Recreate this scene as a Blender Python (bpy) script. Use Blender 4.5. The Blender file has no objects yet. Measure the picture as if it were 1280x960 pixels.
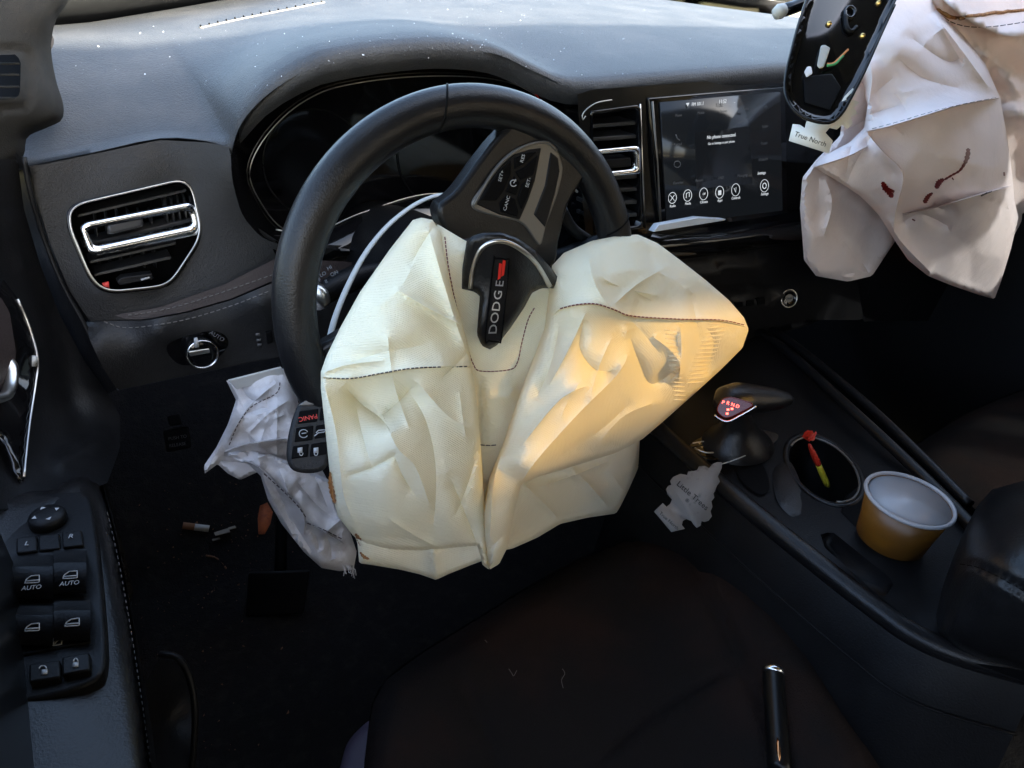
import bpy, bmesh, math, random
import numpy as np
from mathutils import Vector, Matrix, noise
from mathutils.geometry import delaunay_2d_cdt
random.seed(7); np.random.seed(7)
scene = bpy.context.scene
col = scene.collection

# ------------------------------------------------------------------ camera
F = 850.0                                   # focal length in pixels of the 1280 px wide photograph
RX = np.array([1400., 398.5, -F]); RX /= np.linalg.norm(RX)      # car axes (right, forward, up) in camera space
RY = np.array([-684., 590., -F]); RY -= RX * RX.dot(RY); RY /= np.linalg.norm(RY)
RZ = np.cross(RX, RY)
R = np.array([RX, RY, RZ])
C = np.array([0., 0., .95])
cam = bpy.data.cameras.new('camera'); cam_o = bpy.data.objects.new('camera', cam); col.objects.link(cam_o)
M3 = Matrix([list(R[i]) for i in range(3)]).to_4x4(); M3.translation = Vector(C)
cam_o.matrix_world = M3
cam.sensor_width = 36; cam.lens = 36 * F / 1280; cam.clip_start = .01; cam.clip_end = 600
scene.camera = cam_o

# ------------------------------------------------------------------ light
SUN_EL, SUN_AZ = math.radians(32), math.radians(150)          # azimuth of the sun measured from +Y (car's nose) clockwise
w = bpy.data.worlds.new('World'); scene.world = w; w.use_nodes = True
nt = w.node_tree; bg = nt.nodes['Background']
sky = nt.nodes.new('ShaderNodeTexSky'); sky.sky_type = 'NISHITA'; sky.sun_disc = False
sky.dust_density = 5; sky.ozone_density = .6; sky.sun_elevation = SUN_EL; sky.sun_rotation = SUN_AZ
nt.links.new(sky.outputs[0], bg.inputs[0]); bg.inputs[1].default_value = .15
sun = bpy.data.lights.new('sun', 'SUN'); sun.energy = 5.0; sun.angle = math.radians(2.2); sun.color = (1, .93, .82)
sun_o = bpy.data.objects.new('sun', sun); col.objects.link(sun_o)
sd = Vector((math.sin(SUN_AZ) * math.cos(SUN_EL), math.cos(SUN_AZ) * math.cos(SUN_EL), math.sin(SUN_EL)))
sun_o.rotation_euler = sd.to_track_quat('Z', 'Y').to_euler()
sun_o.location = (0, 0, 5)
vs = scene.view_settings; vs.view_transform = 'Standard'; vs.look = 'None'; vs.exposure = 3.45; vs.gamma = 1

# ------------------------------------------------------------------ pixel <-> world
def ray(px, py): return R @ np.array([(px - 640) / F, -(py - 480) / F, -1.])
def P(px, py, d): return C + d * ray(px, py)
def at(px, py, ax, v):
    r = ray(px, py); return C + r * ((v - C[ax]) / r[ax])
def onpl(px, py, p0, n):
    r = ray(px, py); return C + r * ((np.asarray(p0) - C).dot(n) / r.dot(n))
def solve(px, py, mode, v): return P(px, py, v) if mode == 'd' else at(px, py, 'xyz'.index(mode), v)
def unit(v): v = np.asarray(v, float); return v / np.linalg.norm(v)

# ------------------------------------------------------------------ materials
MAT = {}
def mat(name, colr, rough=.5, metal=0., spec=.5, coat=0., bump=None, vary=None, weave=None, trans=None, emit=None, sheen=0.):
    m = bpy.data.materials.new(name); m.use_nodes = True; n = m.node_tree.nodes; l = m.node_tree.links
    b = n['Principled BSDF']
    b.inputs['Base Color'].default_value = (*colr, 1); b.inputs['Roughness'].default_value = rough
    b.inputs['Metallic'].default_value = metal; b.inputs['Specular IOR Level'].default_value = spec
    b.inputs['Coat Weight'].default_value = coat; b.inputs['Coat Roughness'].default_value = .05
    b.inputs['Sheen Weight'].default_value = sheen
    tc = n.new('ShaderNodeTexCoord'); src = tc.outputs['Object']
    hs = []
    if bump:
        for sc, st in bump:
            t = n.new('ShaderNodeTexNoise'); t.inputs['Scale'].default_value = sc; t.inputs['Detail'].default_value = 4
            l.new(src, t.inputs['Vector']); hs.append((t.outputs['Fac'], st))
    if weave:
        for sc, st, ax in weave:
            t = n.new('ShaderNodeTexWave'); t.inputs['Scale'].default_value = sc; t.inputs['Distortion'].default_value = .4
            t.inputs['Detail'].default_value = 1
            t.bands_direction = ax; l.new(src, t.inputs['Vector']); hs.append((t.outputs['Fac'], st))
    prev = None
    for h, st in hs:
        bp = n.new('ShaderNodeBump'); bp.inputs['Strength'].default_value = 1; bp.inputs['Distance'].default_value = st
        l.new(h, bp.inputs['Height'])
        if prev: l.new(prev, bp.inputs['Normal'])
        prev = bp.outputs['Normal']
    if prev: l.new(prev, b.inputs['Normal'])
    if vary:                                  # (scale, other colour, low, high)
        t = n.new('ShaderNodeTexNoise'); t.inputs['Scale'].default_value = vary[0]; t.inputs['Detail'].default_value = 6
        t.inputs['Roughness'].default_value = .65
        l.new(src, t.inputs['Vector'])
        rp = n.new('ShaderNodeMapRange'); rp.inputs[1].default_value = vary[2]; rp.inputs[2].default_value = vary[3]
        l.new(t.outputs['Fac'], rp.inputs[0])
        mx = n.new('ShaderNodeMix'); mx.data_type = 'RGBA'; mx.inputs[6].default_value = (*colr, 1); mx.inputs[7].default_value = (*vary[1], 1)
        l.new(rp.outputs[0], mx.inputs[0]); l.new(mx.outputs[2], b.inputs['Base Color'])
    if emit:
        b.inputs['Emission Color'].default_value = (*emit[0], 1); b.inputs['Emission Strength'].default_value = emit[1]
    if trans:
        tr = n.new('ShaderNodeBsdfTranslucent'); tr.inputs[0].default_value = (*trans[0], 1)
        ms = n.new('ShaderNodeMixShader'); ms.inputs[0].default_value = trans[1]
        if prev: l.new(prev, tr.inputs['Normal'])
        l.new(b.outputs[0], ms.inputs[1]); l.new(tr.outputs[0], ms.inputs[2]); l.new(ms.outputs[0], n['Material Output'].inputs[0])
    MAT[name] = m; return m
mat('pad', (.030, .0315, .035), .5, bump=[(620, .0011), (240, .0005)], spec=.32, vary=(11, (.05, .05, .052), .42, .68))
mat('soft', (.009, .0087, .0087), .5, spec=.28, bump=[(700, .0005), (240, .0004)], vary=(14, (.013, .0125, .012), .45, .7))
mat('pillar', (.012, .0115, .0103), .75, spec=.14, bump=[(800, .0004)], vary=(30, (.017, .0155, .0135), .4, .7))
mat('brown', (.024, .016, .0145), .55, bump=[(500, .0005)])
mat('gloss', (.003, .003, .0035), .07, spec=.4, vary=(60, (.007, .007, .008), .55, .75))
mat('stackblack', (.003, .003, .0035), .25, spec=.25, bump=[(300, .0001)])
mat('black', (.003, .003, .0033), .5, spec=.04)
mat('slat', (.02, .02, .021), .35, spec=.4)
mat('sky_reflection', (.55, .6, .66), .35, metal=.2)  # pale blue stands in for sky reflected on the gloss shelf
mat('darkplastic', (.0045, .0045, .005), .42, spec=.13, bump=[(500, .0003)], vary=(18, (.008, .008, .0085), .45, .7))
mat('leather', (.006, .0058, .0063), .30, spec=.28, bump=[(700, .0003), (260, .0002)], vary=(25, (.01, .0095, .0098), .45, .7))
mat('chrome', (.66, .67, .69), .2, metal=1, bump=[(60, .0002)])
mat('satin', (.5, .48, .45), .32, metal=1, bump=[(90, .0002)])
mat('silver', (.13, .122, .11), .42, metal=.6)
mat('carpet', (.012, .011, .011), .95, spec=.1, bump=[(500, .003), (120, .003)], vary=(40, (.024, .021, .018), .5, .75))
mat('seatcloth', (.009, .0074, .0068), .95, spec=.1, bump=[(600, .001), (30, .002)], vary=(6, (.017, .0098, .0076), .42, .62))  # brown noise stands in for faint warm sunlight on the driver seat
mat('bolster', (.006, .006, .007), .9, spec=.15, bump=[(600, .001)])
mat('airbag', (.90, .865, .67), .7, spec=.25, bump=[(160, .0007), (900, .0003)], weave=[(230, .00016, 'DIAGONAL')], trans=((.9, .68, .28), .3),
    vary=(5, (.88, .855, .64), .45, .65))
mat('bag_lilac', (.84, .745, .725), .7, spec=.25, bump=[(60, .001), (900, .0003)], trans=((.8, .56, .42), .22), vary=(8, (.78, .70, .69), .45, .65))
mat('bag_grey', (.66, .645, .65), .7, spec=.25, bump=[(90, .0012), (900, .0003)], trans=((.5, .45, .4), .15), vary=(14, (.42, .38, .35), .5, .7))
mat('thread_red', (.16, .03, .03), .8)
mat('thread_dark', (.05, .03, .03), .8)
mat('thread_grey', (.10, .092, .085), .8)
mat('blood', (.12, .006, .005), .4)
mat('burn', (.22, .09, .03), .8, vary=(120, (.4, .2, .07), .4, .6))
mat('strap', (.42, .42, .40), .5)
mat('print', (.32, .32, .32), .6)
mat('printdim', (.09, .09, .09), .6)
mat('printred', (.55, .04, .03), .6)
mat('ink', (.008, .008, .008), .7)
mat('badge_red', (.5, .02, .012), .4)
mat('badge_silver', (.6, .6, .6), .3, metal=.8)
mat('screen', (.003, .0035, .0045), .12, spec=.3, emit=((.02, .024, .03), .03))
mat('screen_text', (.2, .2, .2), .4, emit=((.8, .85, .9), .07))
mat('screen_dim', (.03, .03, .03), .4, emit=((.5, .55, .65), .006))
mat('led', (.4, .01, .01), .4, emit=((1, .06, .04), 1.2))
mat('led_glow', (.02, .001, .001), .25, emit=((1, .02, .02), .004))
mat('cup_white', (.30, .292, .30), .3, bump=[(30, .0004)])
mat('cup_amber', (.15, .06, .006), .4, vary=(14, (.10, .04, .005), .4, .6))
mat('wrap_red', (.5, .03, .015), .3, bump=[(200, .002)])
mat('wrap_yellow', (.62, .52, .04), .3, bump=[(200, .002)])
mat('card', (.18, .176, .17), .8, vary=(60, (.08, .077, .077), .56, .7))
mat('card_white', (.7, .67, .62), .8)
mat('leaf', (.35, .10, .035), .7, vary=(80, (.22, .06, .03), .4, .6))
mat('paper', (.2, .17, .13), .8)
mat('filter', (.2, .09, .04), .8)
mat('pen_black', (.004, .004, .004), .3, spec=.25)
mat('copper', (.6, .3, .14), .2, metal=1)
mat('brass', (.7, .5, .2), .3, metal=1)
mat('wire_green', (.05, .3, .1), .5)
mat('wire_orange', (.6, .2, .05), .5)
mat('white_plastic', (.75, .75, .78), .4)
mat('purple', (.07, .055, .085), .6)
mat('hair', (.14, .13, .12), .5)
mat('glasscrumb', (.8, .85, .9), .15)
mat('ground', (.30, .25, .16), .95, vary=(3, (.12, .14, .05), .4, .6), bump=[(8, .02)])
mat('headliner', (.12, .115, .11), .95)
mat('shell', (.008, .008, .009), .8, spec=.1)
mat('frit', (.01, .01, .01), .3)
g = bpy.data.materials.new('glass'); g.use_nodes = True; n = g.node_tree.nodes; l = g.node_tree.links
n.remove(n['Principled BSDF']); tp = n.new('ShaderNodeBsdfTransparent'); tp.inputs[0].default_value = (.86, .9, .88, 1)
gl = n.new('ShaderNodeBsdfGlossy'); gl.inputs['Roughness'].default_value = .02; lw_ = n.new('ShaderNodeLayerWeight'); lw_.inputs[0].default_value = .5
pw_ = n.new('ShaderNodeMath'); pw_.operation = 'POWER'; pw_.inputs[1].default_value = 5; l.new(lw_.outputs['Facing'], pw_.inputs[0])
fr = n.new('ShaderNodeMath'); fr.operation = 'MULTIPLY_ADD'; fr.inputs[1].default_value = .9; fr.inputs[2].default_value = .06; l.new(pw_.outputs[0], fr.inputs[0])
ms = n.new('ShaderNodeMixShader'); l.new(fr.outputs[0], ms.inputs[0]); l.new(tp.outputs[0], ms.inputs[1]); l.new(gl.outputs[0], ms.inputs[2])
l.new(ms.outputs[0], n['Material Output'].inputs[0]); MAT['glass'] = g
for nm_, tint in (('fill_cut_glass', (.05, .055, .06)), ('sun_amber_glass', (.072, .044, .013))):  # dark tint cuts fill light; amber tint colours sun through the added sunroof
    g2 = g.copy(); g2.name = nm_
    for q in g2.node_tree.nodes:
        if q.type == 'BSDF_TRANSPARENT': q.inputs[0].default_value = (*tint, 1)
    MAT[nm_] = g2

# ------------------------------------------------------------------ object helpers
def link(name, me, m, parent):
    o = bpy.data.objects.new(name, me); col.objects.link(o)
    if m: me.materials.append(MAT[m])
    if parent is not None:
        o.parent = parent
        if parent.type == 'EMPTY': o.matrix_parent_inverse = Matrix.Translation(-parent.location)
    return o
def tag(o, label, cat, group=None):
    o['label'] = label; o['category'] = cat
    if group: o['group'] = group
    return o
def thing(name, label, cat, loc, group=None):
    o = bpy.data.objects.new(name, None); col.objects.link(o); o.location = Vector([float(x) for x in loc]); o.empty_display_size = .02
    return tag(o, label, cat, group)
def mesh(name, V, Fc, m, parent=None, smooth=True, bevel=0, seg=2, sub=0, solid=0):
    me = bpy.data.meshes.new(name); me.from_pydata([tuple(map(float, v)) for v in V], [], [tuple(int(i) for i in f) for f in Fc])
    bm = bmesh.new(); bm.from_mesh(me); bmesh.ops.remove_doubles(bm, verts=bm.verts, dist=1e-6)
    bmesh.ops.recalc_face_normals(bm, faces=bm.faces); bm.to_mesh(me); bm.free()
    if smooth: me.polygons.foreach_set('use_smooth', [True] * len(me.polygons))
    o = link(name, me, m, parent)
    if solid:
        s = o.modifiers.new('solid', 'SOLIDIFY'); s.thickness = solid; s.offset = 0
    if bevel:
        b = o.modifiers.new('bevel', 'BEVEL'); b.width = bevel; b.segments = seg; b.limit_method = 'ANGLE'; b.angle_limit = math.radians(35)
        b.harden_normals = False
    if sub:
        s = o.modifiers.new('sub', 'SUBSURF'); s.levels = sub; s.render_levels = sub
    if smooth and bevel:
        me.set_sharp_from_angle(angle=math.radians(50))
    return o
def catmull(pts, n=None, closed=False, step=None):
    p = np.asarray(pts, float); N = len(p)
    idx = (lambda i: i % N) if closed else (lambda i: min(max(i, 0), N - 1))
    out = []
    for i in range(N if closed else N - 1):
        a, b, c, d = p[idx(i - 1)], p[i], p[idx(i + 1)], p[idx(i + 2)]
        for t in np.linspace(0, 1, 14, endpoint=False):
            out.append(.5 * (2 * b + (c - a) * t + (2 * a - 5 * b + 4 * c - d) * t * t + (3 * b - a - 3 * c + d) * t ** 3))
    if not closed: out.append(p[-1])
    return resample(np.array(out), n, step, closed)
def resample(p, n=None, step=None, closed=False):
    p = np.asarray(p, float)
    if closed: p = np.vstack([p, p[:1]])
    s = np.r_[0, np.cumsum(np.linalg.norm(np.diff(p, axis=0), axis=1))]
    if n is None: n = max(3, int(s[-1] / step) + 1)
    t = np.linspace(0, s[-1], n, endpoint=not closed)
    return np.stack([np.interp(t, s, p[:, k]) for k in range(p.shape[1])], 1)
def loft(name, rows, m, parent=None, closed=False, cap=False, **kw):
    rows = [np.asarray(r) for r in rows]; n = len(rows[0]); V = np.vstack(rows); Fc = []
    for i in range(len(rows) - 1):
        for j in range(n if closed else n - 1):
            k = (j + 1) % n; Fc.append((i * n + j, i * n + k, (i + 1) * n + k, (i + 1) * n + j))
    if cap:
        Fc.append(list(range(n))); Fc.append([(len(rows) - 1) * n + j for j in range(n)][::-1])
    return mesh(name, V, Fc, m, parent, **kw)
def tube(name, pts, r, m, parent=None, seg=8, flat=1.0, up=None, cap=True, closed=False, **kw):
    p = np.asarray(pts, float); N = len(p); rr = np.broadcast_to(np.asarray(r, float), (N,))
    rows = []; ref = np.array([0, 0, 1.]) if up is None else np.asarray(up, float)
    for i in range(N):
        if closed: t = unit(p[(i + 1) % N] - p[i - 1])
        else: t = unit(p[min(i + 1, N - 1)] - p[max(i - 1, 0)])
        a = np.cross(t, ref)
        if np.linalg.norm(a) < 1e-3: a = np.cross(t, [1., .2, 0])
        a = unit(a); b = np.cross(a, t)
        rows.append([p[i] + rr[i] * (math.cos(q) * a + flat * math.sin(q) * b) for q in np.linspace(0, 2 * math.pi, seg, endpoint=False)])
    if closed: rows.append(rows[0]); cap = False
    return loft(name, rows, m, parent, closed=True, cap=cap, **kw)
def prism(name, pts, vec, m, parent=None, **kw):          # polygon (world points) pushed along vec
    p = np.asarray(pts); n = len(p); V = np.vstack([p, p + np.asarray(vec)])
    Fc = [list(range(n)), [n + i for i in range(n)][::-1]] + [(i, (i + 1) % n, n + (i + 1) % n, n + i) for i in range(n)]
    return mesh(name, V, Fc, m, parent, **kw)
def box(name, lo, hi, m, parent=None, **kw):
    x0, y0, z0 = lo; x1, y1, z1 = hi
    return prism(name, [(x0, y0, z0), (x1, y0, z0), (x1, y1, z0), (x0, y1, z0)], (0, 0, z1 - z0), m, parent, **kw)
def lathe(name, c, ax, prof, m, parent=None, n=32, **kw):  # prof: (radius, height along ax)
    ax = unit(ax); a = unit(np.cross(ax, [.3, 1, .2])); b = np.cross(ax, a); c = np.asarray(c, float)
    rows = [[c + ax * h + r * (math.cos(t) * a + math.sin(t) * b) for t in np.linspace(0, 2 * math.pi, n, endpoint=False)] for r, h in prof]
    return loft(name, rows, m, parent, closed=True, cap=True, **kw)
def text(body, o, xd, yd, h, m, parent, name='lettering', lift=.0006, align='CENTER', stretch=1.):
    cu = bpy.data.curves.new('t', 'FONT'); cu.body = body; cu.size = 1; cu.align_x = align; cu.align_y = 'CENTER'; cu.extrude = .02; cu.resolution_u = 3
    ob = bpy.data.objects.new('t', cu); col.objects.link(ob)
    me = bpy.data.meshes.new_from_object(ob); bpy.data.objects.remove(ob); bpy.data.curves.remove(cu)
    xd = unit(xd); yd = np.asarray(yd, float); yd = unit(yd - xd * xd.dot(yd)); nn = np.cross(xd, yd); s = h / .7
    A = np.empty(len(me.vertices) * 3); me.vertices.foreach_get('co', A); A = A.reshape(-1, 3) * s; A[:, 0] *= stretch
    Wd = np.asarray(o, float) + A[:, :1] * xd + A[:, 1:2] * yd + (A[:, 2:] + lift) * nn
    me.vertices.foreach_set('co', Wd.ravel()); me.update()
    me.name = name; return link(name, me, m, parent)
def ptext(body, px, py, px2, py2, hpx, fn, m, parent, name='lettering', lift=.0006, stretch=1.):
    """text centred at pixel (px,py), running towards (px2,py2), cap height hpx pixels, on the surface fn(px,py)"""
    o = fn(px, py); e = fn(px2, py2); dx, dy = px2 - px, py2 - py; L = math.hypot(dx, dy)
    u = fn(px + dy / L * 10, py - dx / L * 10)
    h = np.linalg.norm(u - o) * hpx / 10
    return text(body, o, e - o, u - o, h, m, parent, name, lift, 'CENTER', stretch)

# ------------------------------------------------------------------ sheets traced as outline + relief
def tps(ctrl):
    c = np.asarray(ctrl, float); X = c[:, :2] / 100; y = c[:, 2]; N = len(X)
    def ker(d2): return np.where(d2 > 1e-12, d2 * np.log(d2 + 1e-12), 0) * .5
    K = ker(((X[:, None] - X[None]) ** 2).sum(-1)) + 1e-4 * np.eye(N)
    Pm = np.c_[np.ones(N), X]; A = np.zeros((N + 3, N + 3)); A[:N, :N] = K; A[:N, N:] = Pm; A[N:, :N] = Pm.T
    sol = np.linalg.lstsq(A, np.r_[y, 0, 0, 0], rcond=None)[0]
    def f(q):
        q = np.atleast_2d(q) / 100
        return ker(((q[:, None] - X[None]) ** 2).sum(-1)) @ sol[:N] + np.c_[np.ones(len(q)), q] @ sol[N:]
    return f
def segdist(Q, poly, closed):
    a = poly; b = np.roll(poly, -1, 0) if closed else poly[1:]
    if not closed: a = poly[:-1]
    ab = b - a; L2 = (ab ** 2).sum(1) + 1e-12
    t = np.clip(((Q[:, None] - a[None]) * ab[None]).sum(-1) / L2, 0, 1)
    D = Q[:, None] - (a[None] + t[..., None] * ab[None]); d = np.sqrt((D ** 2).sum(-1)); k = d.argmin(1); i = np.arange(len(Q))
    side = np.sign(ab[k, 0] * (Q - a[k])[:, 1] - ab[k, 1] * (Q - a[k])[:, 0])
    return d[i, k], (k + t[i, k]) / max(1, len(a)), side
def inside(Q, poly):
    x, y = Q[:, 0], Q[:, 1]; r = np.zeros(len(Q), bool); a = poly; b = np.roll(poly, -1, 0)
    for (x0, y0), (x1, y1) in zip(a, b):
        if y0 == y1: continue
        r ^= ((y0 > y) != (y1 > y)) & (x < (x1 - x0) * (y - y0) / (y1 - y0) + x0)
    return r
def facets(lo, hi, sc, seed):
    """flat-faceted crumple: random heights on scattered points, joined by flat triangles"""
    rg = np.random.RandomState(seed); x, y = np.meshgrid(np.arange(lo[0] - 2 * sc, hi[0] + 2 * sc, sc), np.arange(lo[1] - 2 * sc, hi[1] + 2 * sc, sc))
    p = np.c_[x.ravel(), y.ravel()] + rg.uniform(-.42, .42, (x.size, 2)) * sc; h = rg.uniform(-1, 1, len(p))
    tri = delaunay_2d_cdt([Vector((float(a), float(b))) for a, b in p], [], [], 0, 1e-4)
    vp = np.array([(v.x, v.y) for v in tri[0]]); orig = [o[0] for o in tri[3]]; T = np.array([list(f) for f in tri[2]]); hh = h[orig]
    A, B, D = vp[T[:, 0]], vp[T[:, 1]], vp[T[:, 2]]; den = (B[:, 1] - D[:, 1]) * (A[:, 0] - D[:, 0]) + (D[:, 0] - B[:, 0]) * (A[:, 1] - D[:, 1])
    def f(q):
        dx = q[:, None, 0] - D[None, :, 0]; dy = q[:, None, 1] - D[None, :, 1]
        l1 = ((B[:, 1] - D[:, 1]) * dx + (D[:, 0] - B[:, 0]) * dy) / den; l2 = ((D[:, 1] - A[:, 1]) * dx + (A[:, 0] - D[:, 0]) * dy) / den; l3 = 1 - l1 - l2
        k = np.minimum(np.minimum(l1, l2), l3).argmax(1); i = np.arange(len(q))
        return l1[i, k] * hh[T[k, 0]] + l2[i, k] * hh[T[k, 1]] + l3[i, k] * hh[T[k, 2]]
    return f
class Surf: pass
def sheet(name, outline, ctrl, mode, m, parent=None, creases=(), step=6., puff=0., edgew=25., thick=0., backval=None, holes=(), spline=True,
          crumple=0., cscale=45., seed=0, smooth=True, wrinkles=0):
    """A surface whose outline and relief are traced from the photograph. ctrl = (px, py, value): value is a distance (mode d) or a car coordinate
    (mode x/y/z). creases = (points, amplitude, width px, kind)."""
    o2 = np.asarray(outline, float); creases = list(creases)
    if wrinkles:                              # long thin creases of slack cloth
        rg = np.random.RandomState(50 + seed); l0, h0 = o2.min(0), o2.max(0); k = 0
        while k < wrinkles:
            c0 = rg.uniform(l0, h0)
            if not inside(c0[None], o2)[0]: continue
            an = rg.uniform(0, 3.14); ln = rg.uniform(22, 65); dv = np.array([math.cos(an), math.sin(an)]) * ln; nv = np.array([-dv[1], dv[0]]) * rg.uniform(-.15, .15)
            creases.append(([c0 - dv, c0 + nv, c0 + dv], rg.choice([-1, 1]) * ln * rg.uniform(.00005, .00011), rg.uniform(2.6, 6.5), 'v')); k += 1
    bd = catmull(o2, None, True, step) if spline else resample(o2, None, step, True)
    hl = [resample(np.asarray(h, float), None, step, True) for h in holes]
    cr = [(catmull(c[0], None, False, step * .8), *c[1:]) for c in creases]
    lo, hi = bd.min(0), bd.max(0)
    gx, gy = np.meshgrid(np.arange(lo[0], hi[0], step), np.arange(lo[1], hi[1], step * .87))
    gx[1::2] += step / 2
    Q = np.c_[gx.ravel(), gy.ravel()] + np.random.uniform(-.12, .12, (gx.size, 2)) * step
    def keep(Q, gap):
        ok = inside(Q, bd); Q = Q[ok]; ok = segdist(Q, bd, True)[0] > gap; Q = Q[ok]
        for h in hl:
            Q = Q[~inside(Q, h)]; Q = Q[segdist(Q, h, True)[0] > gap]
        return Q
    Q = keep(Q, step * .55); extra = []
    for c in cr:
        if len(Q): Q = Q[segdist(Q, c[0], False)[0] > step * .6]
        extra.append(keep(c[0], step * .4))
        if c[3] in 'sr':
            tg = np.gradient(c[0], axis=0); tg /= np.linalg.norm(tg, axis=1)[:, None] + 1e-9; nr = np.c_[-tg[:, 1], tg[:, 0]]
            off_row = c[0] + nr * (-1.5 if c[3] == 's' else 1.5); extra.append(keep(off_row, step * .4))
    pts = np.vstack([bd] + hl + [Q] + extra)
    eds = []; s = 0
    for lp in [bd] + hl:
        k = len(lp); eds += [(s + i, s + (i + 1) % k) for i in range(k)]; s += k
    v2, _, fc, _, _, _ = delaunay_2d_cdt([Vector((float(a), float(b))) for a, b in pts], eds, [], 1, 1e-4)
    pts = np.array([(v.x, v.y) for v in v2])
    cen = np.array([pts[list(f)].mean(0) for f in fc]); ok = inside(cen, bd)
    for h in hl: ok &= ~inside(cen, h)
    fc = [f for f, k in zip(fc, ok) if k]
    base = tps(ctrl); dist = segdist(pts, bd, True)[0]
    if crumple: fc1 = facets(lo, hi, cscale, 100 + seed); fc2 = facets(lo, hi, cscale * .42, 200 + seed)
    def relief(q, dq):
        v = base(q)
        if puff:
            t = np.clip(dq / edgew, 0, 1); v = v + puff * (1 - np.sqrt(1 - (1 - t) ** 2))
        for c, amp, wd, kind in cr:
            d, u, sd_ = segdist(q, c, False); tp_ = np.clip(np.minimum(u, 1 - u) / .2, 0, 1) ** .7
            e = np.exp(-d / wd) if kind in 'vsr' else np.exp(-(d / wd) ** 2)
            if kind == 's': e = e * ((sd_ > 0) | (d < .5))
            if kind == 'r': e = e * ((sd_ <= 0) | (d < .5))
            v = v + amp * e * tp_
        if crumple:
            v = v + crumple * (fc1(q) + .22 * fc2(q)) * np.clip(dq / 12, .25, 1)
        return v
    val = relief(pts, dist)
    V = np.array([solve(a, b, mode, v) for (a, b), v in zip(pts, val)]); Fc = [tuple(f) for f in fc]
    if thick:
        n = len(V); t = np.clip(dist / (edgew * 1.2), 0, 1)
        bv = base(pts) + thick * np.sqrt(1 - (1 - t) ** 2) + (puff if puff else 0)
        bv = np.maximum(bv, val + .0025 * t) if thick > 0 else np.minimum(bv, val - .0025 * t)
        onb = dist < 1e-3
        idx = np.full(n, -1); VB = []
        for i in range(n):
            if onb[i]: idx[i] = i
            else: idx[i] = n + len(VB); VB.append(solve(*pts[i], mode, bv[i]))
        V = np.vstack([V, np.array(VB)]); Fc += [tuple(int(idx[i]) for i in f[::-1]) for f in fc]
    o = mesh(name, V, Fc, m, parent, smooth=smooth)
    if wrinkles: o.data.set_sharp_from_angle(angle=math.radians(33))
    sf = Surf(); sf.o = o
    def at_px(px, py, lift=0.):
        q = np.array([[px, py]], float); v = relief(q, segdist(q, bd, True)[0])[0]; p = solve(px, py, mode, v)
        return p - unit(ray(px, py)) * lift
    sf.at = at_px; return sf
def seam(name, pts, surf, r, m, parent, step=5., lift=.0006, wob=0., **kw):
    p = catmull(pts, None, False, step)
    if wob: p = p + np.random.uniform(-wob, wob, p.shape)
    return tube(name, [surf.at(a, b, lift) for a, b in p], r, m, parent, seg=6, **kw)
def stitches(name, pts, fn, r, m, parent, dash=7., gap=4.):
    """one row of sewing thread: short raised stitches, joined into one part"""
    p = catmull(pts, None, False, 1.0); V = []; Fc = []; i = 0
    while i + dash < len(p):
        a, b = fn(*p[int(i)]), fn(*p[int(i + dash)]); t = unit(b - a); k = unit(np.cross(t, ray(*p[int(i)]))) * r; u = -unit(ray(*p[int(i)])) * r
        s = len(V); V += [a - k, a + k, a + u, b - k, b + k, b + u]; Fc += [(s, s + 3, s + 5, s + 2), (s + 1, s + 2, s + 5, s + 4), (s, s + 1, s + 4, s + 3), (s, s + 2, s + 1), (s + 3, s + 4, s + 5)]
        i += dash + gap
    return mesh(name, V, Fc, m, parent, smooth=False)
def Yp(pts, y):                                     # pixels -> points on the car plane Y = y (y may be a function of the pixel)
    return [at(a, b, 1, y(a, b) if callable(y) else y) for a, b in pts]
def Zp(pts, z): return [at(a, b, 2, z) for a, b in pts]
def yprism(name, pts, y, depth, m, parent, **kw): return prism(name, Yp(pts, y), (0, depth, 0), m, parent, **kw)

# ================================================================== setting
def struct(o): o['kind'] = 'structure'; return o
gm = [(-60, -60, -.55), (60, -60, -.55), (60, 120, -.55), (-60, 120, -.55)]
struct(mesh('ground', gm, [(0, 1, 2, 3)], 'ground', smooth=False))
# cabin shell: floor, firewall, sides, headliner (the car the photograph is taken in)
shell = thing('car_body', 'dark car cabin shell with pale headliner around the front seats', 'car', (.7, -.2, -.3))
NX = 60; fl = []
def floor_z(x, y): return .0 + max(0, (y - .95)) * .9 + .004 * noise.noise(Vector((x * 9, y * 9, 0)))
xs = np.linspace(-.16, 1.62, NX); ys = np.linspace(-1.25, 1.55, 80)
fv = [(x, y, floor_z(x, y)) for y in ys for x in xs]
ff = [(j * NX + i, j * NX + i + 1, (j + 1) * NX + i + 1, (j + 1) * NX + i) for j in range(79) for i in range(NX - 1)]
floor = struct(mesh('floor', fv, ff, 'carpet', None))
box('firewall', (-.16, 1.56, .0), (1.62, 1.6, .86), 'shell', shell, smooth=False)
box('rear_wall', (-.16, -1.3, -.1), (1.62, -1.26, .62), 'shell', shell, smooth=False)
for nm, x0, x1 in (('side_wall', -.2, -.165), ('side_wall', 1.63, 1.665)):
    box(nm, (x0, -1.3, -.1), (x1, 1.4, .70), 'shell', shell, smooth=False)
    box('side_pillar', (x0, -.52, .702), (x1, -.40, 1.2), 'headliner', shell, smooth=False)
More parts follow.
